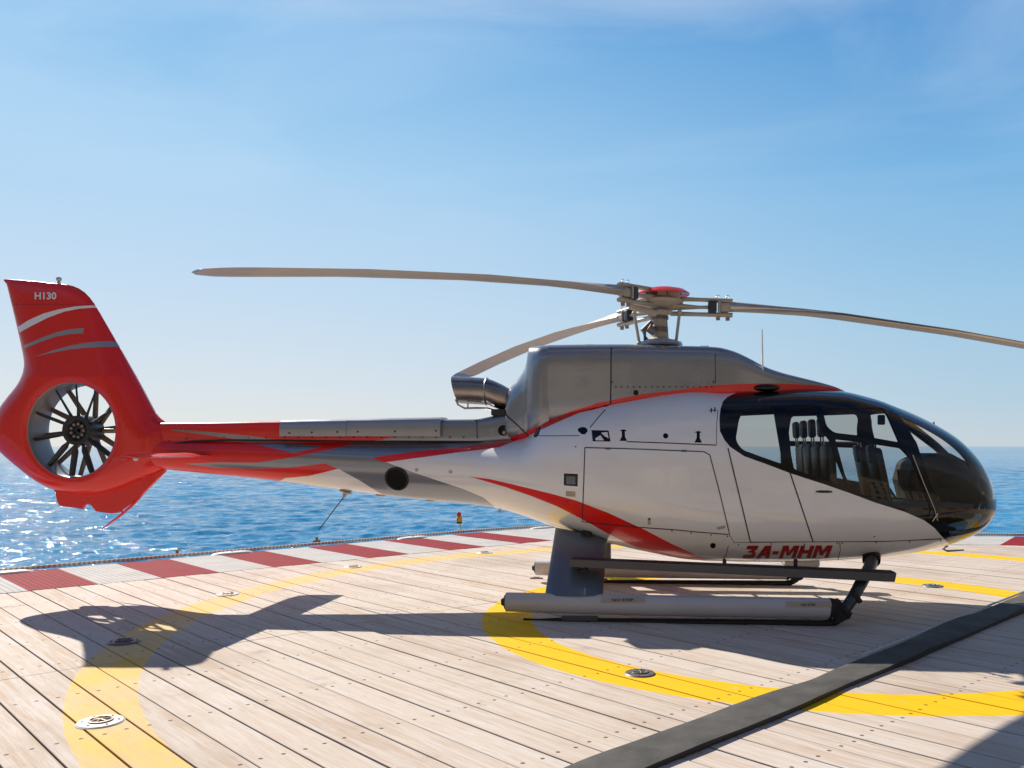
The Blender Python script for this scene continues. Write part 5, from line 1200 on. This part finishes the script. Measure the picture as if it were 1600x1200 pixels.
for hd, key in headings:
    world_a = math.radians(hd); la = world_a-YAW; d = Vector((math.cos(la), math.sin(la), 0)); sd_ = Vector((-math.sin(la), math.cos(la), 0))
    cz = Curve1(*droop[key]); o0 = Vector((HB.x, 0, 0))
    P_ = lambda t, z=0.0, s_=0.0: o0+d*t+sd_*s_+Vector((0, 0, float(cz(t))+z))
    bl = empty('rotor_blade', (0, 0, 0)); bl.parent = heli
    b = MB(); st_ = [(.74, .09, .055), (.85, .10, .052), (1.1, .15, .045), (1.5, .28, .034), (1.9, .345, .026), (3.0, .35, .024), (4.2, .35, .022), (5.0, .35, .020)]
    NQ = 20
    def sect(t, ch, hh, sweep=0.0):
        r_ = []
        tw = math.radians(5-1.3*t)
        for q in np.linspace(0, 2*PI, NQ+1)[:-1]:
            c_ = math.cos(q); x_ = (c_*0.5-0.18)*ch; thk = hh*math.sin(q)*(1-0.55*max(0, -c_))
            if c_ < -.3: thk *= 0.5
            r_.append(P_(t, thk*math.cos(tw)+x_*math.sin(tw)*1.0, -(x_*math.cos(tw))-sweep))
        return r_
    secs = [sect(*q) for q in st_]+[sect(5.15, .33, .018, -.01), sect(5.28, .25, .014, -.045), sect(5.35, .14, .008, -.09)]
    b.add([v for s_ in secs for v in s_], [(j*NQ+i, j*NQ+(i+1) % NQ, (j+1)*NQ+(i+1) % NQ, (j+1)*NQ+i) for j in range(7) for i in range(NQ)]+[tuple(range(NQ))[::-1]], 0)
    b.m = [1 if (f_i < 7*NQ and math.cos(2*PI*((f_i % NQ)+.5)/NQ) > .82) else 0 for f_i in range(len(b.f))]
    b.build('blade', [BLADE, STEEL], bl, angle=60)
    tp = MB(); tp.add([v for s_ in secs[7:] for v in s_], [(j*NQ+i, j*NQ+(i+1) % NQ, (j+1)*NQ+(i+1) % NQ, (j+1)*NQ+i) for j in range(3) for i in range(NQ)]+[tuple(range(3*NQ, 4*NQ))]); tp.build('blade_tip', ALU, bl, angle=60)
    # star arm, sleeves, elastomer block
    MB().tube([P_(.05, -.02), P_(.2, -.02), P_(.42, -.02), P_(.56, -.015)], [.10, .07, .036, .04], n=14, sq=.5).build('star_arm', BEIGE, bl)
    for zz_, nm in ((.062, 'upper_sleeve'), (-.095, 'lower_sleeve')):
        MB().tube([P_(.12, zz_), P_(.4, zz_), P_(.77, zz_*.95)], [.042, .036, .042], n=12, sq=.62).build(nm, BEIGE, bl)
    M3 = Matrix.Rotation(la, 4, 'Z')
    MB().box(P_(.56, -.015), (.09, .13, .125), M=M3, bev=.015).build('elastomer_block', DBLUE, bl, smooth=False)
    MB().box(P_(.69, -.015), (.12, .105, .10), M=M3, bev=.03).build('blade_root', BEIGE, bl, smooth=False)
    MB().box(P_(.63, -.015), (.025, .14, .125), M=M3, bev=.008).build('root_plate', STEEL, bl, smooth=False)
    for t_ in (.62, .72):
        MB().tube([P_(t_, -.15), P_(t_, -.11)], .022, n=10).build('pin', BRZ, bl)
        lp = [P_(t_, .08), P_(t_+.02, .10), P_(t_+.014, .115), P_(t_-.014, .115), P_(t_-.02, .10), P_(t_, .08)]; MB().tube(lp, .004, n=6, caps=False).build('pin_clip', STEEL, bl)
    if key == 'c': pass
# pitch rods
for x0_, y0_, x1_, y1_, yy in ((991, 490, 999, 537, -.12), (1062, 488, 1056, 537, -.10), (1040, 492, 1043, 536, .2)):
    MB().tube([L3(x0_, y0_, yy), L3(x1_, y1_, yy)], .016, n=10).ball(L3(x0_, y0_, yy), .028).ball(L3(x1_, y1_, yy), .03).build('pitch_rod', BEIGE, heli)
MB().tube([L3(1048, 488, -.15), L3(1030, 487, -.2), L3(1012, 492, -.2)], .03, n=10).build('pitch_horn', BEIGE, heli)
MB().tube([L3(983, 478, -.25), L3(1005, 484, -.25), L3(1025, 490, -.2)], .035, n=10).build('pitch_horn', BEIGE, heli)
MB().box(L3(1052, 463, -.05), (.14, .2, .12), bev=.012).build('hub_block', BEIGE, heli, smooth=False)
MB().box(L3(1034, 463, -.08), (.10, .2, .11), bev=.012).build('hub_block', BEIGE, heli, smooth=False)

# ------------------------------------------------------------------ landing gear
YS = -1.17
def both(fn, name, **k):
    for sd in (1, -1):
        fn(sd)
def mir(p, sd): return Vector((p.x, p.y*sd, p.z))
for sd in (1, -1):
    q = lambda px, py, yl=YS: mir(L3(px, py, yl), sd)
    fl = empty('float_tube', (0, 0, 0)); fl.parent = heli
    zr = .092
    dx = .34 if sd < 0 else 0
    MB().tube([q(791, 940.5), q(850, 942), q(1000, 945.5), q(1150, 948), q(1296, 950.5)], [zr, zr+.004, zr+.006, zr+.006, zr+.004], n=24, sq=.98).build('float_cover', FLOAT, fl)
    MB().tube([q(788, 940.5), q(791.5, 940.5)], [.06, .088], n=20).tube([q(783.5, 941), q(789, 940.5)], [.03, .045], n=12).build('end_plug', RUBBER, fl)
    MB().tube([q(1295, 950.5), q(1300, 951), q(1304.5, 952)], [zr+.006, zr+.004, .07], n=20).build('front_cap', RUBBER, fl)
    MB().tube([q(818, 967.5), q(838, 969), q(870, 968.5), q(885, 970), q(1000, 971.5), q(1150, 973), q(1285, 974.5), q(1303, 972.5), q(1316, 966)], [.012, .014, .02, .033, .035, .035, .035, .034, .032], n=14).build('skid_tube', RUBBER, heli)
    MB().box(q(906, 966), (.34, .07, .045), bev=.01).build('skid_shoe', STEPM, heli, smooth=False)
    # metal rail between the float and the skid
    MB().tube([q(935, 968.3), q(1100, 970), q(1290, 971.5)], .022, n=10).build('skid_rail', STEEL, heli)
    if sd > 0:
        sec_ = lambda dz: [q(890, 876.5, -1.02)+Vector((0, 0, 0))]
        y0, y1 = -.93, -1.10
        A_ = [L3(890, 874, y1), L3(890, 885.5, y1), L3(1398, 909.5, y1), L3(1401, 896, y1)]
        b = MB(); b.prism([(p.x, 0, p.z) for p in A_], (0, y1, 0), (0, y0, 0)); b.build('boarding_step', STEPM, heli, smooth=False)
        B_ = [L3(892, 873.6, y1), L3(892, 874.6, y1), L3(1399, 896.6, y1), L3(1400, 894.6, y1)]
        b = MB(); b.prism([(p.x, 0, p.z) for p in B_], (0, y1+.004, 0), (0, y0-.004, 0)); b.build('step_tread', RUBBER, heli, smooth=False)
    else:
        pts4 = [L3(890, 874, -1.1), L3(890, 885.5, -1.1), L3(1398, 909.5, -1.1), L3(1401, 896, -1.1)]
        b = MB(); b.prism([(p.x, 0, p.z) for p in pts4], (0, .93, 0), (0, 1.10, 0)); b.build('boarding_step', STEPM, heli, smooth=False)
    for px_ in (1132, 1243):
        MB().tube([q(px_, 886, -1.0), q(px_, 876, -.72)], .02, n=10).build('step_strut', SEAM, heli)
    # front cross tube leg
    MB().tube([q(1363, 868, -.62), q(1360, 884, -.78), q(1346, 911, -1.0), q(1330, 938, -1.12), q(1316, 958, -1.17), q(1306, 972, -1.17)], [.062, .06, .056, .054, .052, .035], n=16).build('front_leg', DGEAR, heli)
    MB().tube([q(1362, 869, -.62), q(1361.5, 876, -.68)], .085, n=20).build('leg_collar', RUBBER, heli)
    MB().tube([q(1355, 872, -.66), q(1352, 884, -.80), q(1336, 912, -1.02), q(1324, 938, -1.15)], .014, n=8).build('hydraulic_line', STEEL, heli)
    for px_, py_, yy in ((1337, 932, -1.1), (1320, 953, -1.17)): MB().box(q(px_, py_, yy), (.05, .13, .12), bev=.012, M=Matrix.Rotation(-.6, 4, 'Y')).build('leg_clamp', RUBBER, heli, smooth=False)
    b = MB(); pl = [q(x, y) for x, y in ((1302, 937), (1311, 936), (1318, 948), (1330, 956), (1326, 965), (1304, 973))]
    b.prism([(p.x, 0, p.z) for p in pl], (0, sd*(YS-.05), 0), (0, sd*(YS+.05), 0)); b.build('front_bracket', RUBBER, heli, smooth=False)
    # rear leg fairing: slab running from the belly out to the skid
    top = [L3(867, 836, -.42), L3(892, 845, -.42), L3(925, 847, -.42), L3(947, 851, -.42)]
    rt, rtf = L3(866, 837, -.55), L3(948, 852, -.55); rb, rbf = L3(851.5, 929, -1.16), L3(942, 929.5, -1.16)
    b = MB()
    def foil(p, q_, thk, k=12):
        out = []
        for j in range(2*k):
            a = 2*PI*j/(2*k); t = (1-math.cos(a))/2; v = p.lerp(q_, t); out.append(Vector((v.x, v.y+thk*math.sin(a)*(1.15 if math.sin(a) < 0 else .9), v.z)))
        return out
    secs = [foil(rt+(rt-rb)*.15, rtf+(rtf-rbf)*.15, .08), foil(rt, rtf, .085), foil(rt.lerp(rb, .5), rtf.lerp(rbf, .5), .075), foil(rb, rbf, .07)]
    secs = [[mir(v, sd) for v in s_] for s_ in secs]; n = len(secs[0])
    b.add([v for s_ in secs for v in s_], [(j*n+i, j*n+(i+1) % n, (j+1)*n+(i+1) % n, (j+1)*n+i) for j in range(3) for i in range(n)]+[tuple(range(n)), tuple(range(3*n, 4*n))])
    b.build('rear_leg_fairing', GEAR, heli, angle=60)
    MB().box(q(917, 836, -.5), (.10, .14, .10), bev=.02).build('leg_mount', RUBBER, heli, smooth=False)
    MB().tube([q(910, 889, -1.05), q(912, 893, -1.05)], .05, n=12).build('step_mount', RUBBER, heli)
MB().tube([L3(917, 842, -.5), L3(917, 842, .5)], .05, n=12).build('cross_tube', GEAR, heli); 
MB().tube([L3(1362, 866, -.62), L3(1362, 866, .0), mir(L3(1362, 866, -.62), -1)], .055, n=12).build('cross_tube', GEAR, heli)
# labels on the near float
def flt_pt(px, py):
    p = L3(px, py, YS); c = L3(px, 941+(px-791)*.0198, YS); dz = max(-.08, min(.08, p.z-c.z)); return Vector((p.x, YS-math.sqrt(max(.0001, .1055**2-dz*dz)), p.z))
def flabel(px0, px1, y0, y1, name, m_):
    b = MB(); nx = 6; vs_ = [flt_pt(px0+(px1-px0)*i/nx, y0+(y1-y0)*j/3) for i in range(nx+1) for j in range(4)]
    b.add(vs_, [(i*4+j, (i+1)*4+j, (i+1)*4+j+1, i*4+j+1) for i in range(nx) for j in range(3)]); return b.build(name, m_, heli)
flabel(940, 1007, 932, 937.5, 'float_label', LABEL)
flabel(1226, 1296, 937.5, 944.5, 'float_label', LABEL)
def ftx(txt, p0, p1, h): text_on(None, txt, p0, p1, h, 'label_lettering', DPAINT, heli, shear=0, bold=.02, proj_fn=lambda px, py: flt_pt(px, py)+Vector((0, -.003, .0)))
ftx('NO STEP', (957, 936.5), (990, 936.6), 3.6); ftx('NO STEP', (1249, 943.5), (1271, 943.5), 3.2)
# far float seen beyond: plug end
MB().box(L3(1250, 877, -.2), (.35, .3, .08), bev=.02).build('belly_pod', WHITE, heli, smooth=False)

# ------------------------------------------------------------------ cabin interior
fl_z = L3(1250, 800, 0).z
fb = MB(); xs_f = [L3(x, HY, 0).x for x in (1120, 1200, 1300, 1400, 1460)]; wf = [.90, .90, .88, .78, .62]
pf = [Vector((x, -w, 0)) for x, w in zip(xs_f, wf)]+[Vector((x, w, 0)) for x, w in list(zip(xs_f, wf))[::-1]]
fb.prism([(p.x, p.y, 0.86) for p in pf], (0, 0, -.03), (0, 0, 0)); fb.build('cabin_floor', LINER, heli, smooth=False)
bk = MB(); xb = L3(1128, HY, 0).x; ub = body.x2u(np.array(xb)); ring_b = [Vector(body.S(float(ub), a)*np.array([1, sgn*.96, 1])) for sgn, aa in ((1, np.linspace(0.05, PI-.05, 20)), (-1, np.linspace(PI-.05, .05, 20))) for a in aa]
for v in ring_b: v.x = xb
bk.prism([tuple(v) for v in ring_b], (0, 0, 0), (-.03, 0, 0)); bk.build('rear_bulkhead', LINER, heli, smooth=False)
def seat(px, y, zb=0.86, hgt=0, parent=heli, name='seat', lean=.16, back=True):
    x = L3(px, HY, 0).x; r = empty(name, (x, y, zb)); r.parent = parent
    MB().box((.02, 0, .30), (.46, .42, .14), bev=.05).build('seat_cushion', LEATHER, r)
    MB().box((-.02, 0, .12), (.34, .36, .22), bev=.03).build('seat_base', LINER, r)
    Mx = Matrix.Rotation(-lean, 4, 'Y')
    MB().box((-.27, 0, .60), (.085, .38, .60), bev=.04, M=Mx).build('backrest', LEATHER, r)
    MB().box((-.345, 0, 1.03+hgt), (.058, .19, .19), bev=.028, M=Mx).build('headrest', LEATHER, r)
    for s_ in (-.06, .06): MB().tube([(-.33, s_, .88), (-.34, s_, .98)], .008, n=6).build('headrest_post', STEEL, r)
    return r
for y in (-.42, .12): seat(1398, y, hgt=-.2, lean=.2, zb=.74)
for y in (-.70, -.24, .22, .68): seat(1314, y, lean=.06, hgt=.03, zb=.77)
cons = MB(); pc = [L3(x, y, 0) for x, y in ((1412, 722), (1440, 708), (1470, 708), (1496, 722), (1512, 745), (1518, 775), (1505, 806), (1440, 822), (1415, 790), (1405, 750))]
cons.prism([(p.x, 0, p.z) for p in pc], (0, -.34, 0), (0, .30, 0)); bo = cons.build('instrument_panel', LINER, heli, smooth=False)
m_ = bo.modifiers.new('bevel', 'BEVEL'); m_.width = .05; m_.segments = 4
dsh = MB().ball(L3(1466, 750, 0), .34, (1.0, 1.1, .55), n=40); dsh.build('glare_shield', LINER, heli)
MB().tube([L3(1400, 650, .45), L3(1430, 672, .42), L3(1462, 697, .38), L3(1495, 728, .3), L3(1520, 757, .2)], [.05, .05, .045, .04, .03], n=12).build('windshield_arch', BLACK, heli)
MB().box(L3(1420, 800, 0), (.6, .26, .30), bev=.04).build('centre_console', LINER, heli, smooth=False)
for y in (-.55, .0):
    x = L3(1385, HY, 0).x; MB().tube([(x+.12, y, .88), (x+.10, y, 1.1), (x-.02, y, 1.28), (x-.03, y, 1.42)], [.015, .014, .014, .022], n=8).build('cyclic_stick', RUBBER, heli)
MB().tube([L3(1338, 641, -.45), L3(1345, 645, -.45), L3(1356, 650, -.45)], [.014, .016, .026], n=8).build('headset_boom', RUBBER, heli)
MB().box(L3(1377, 656, -.4), (.07, .04, .10), bev=.012).build('compass', RUBBER, heli, smooth=False)
MB().tube([L3(1300, 628, .0), L3(1380, 640, 0)], .06, n=10, sq=.4).build('overhead_console', LINER, heli)
# mid cabin roof beam and pillars beside the seats
for y in (-.05,):
    pass
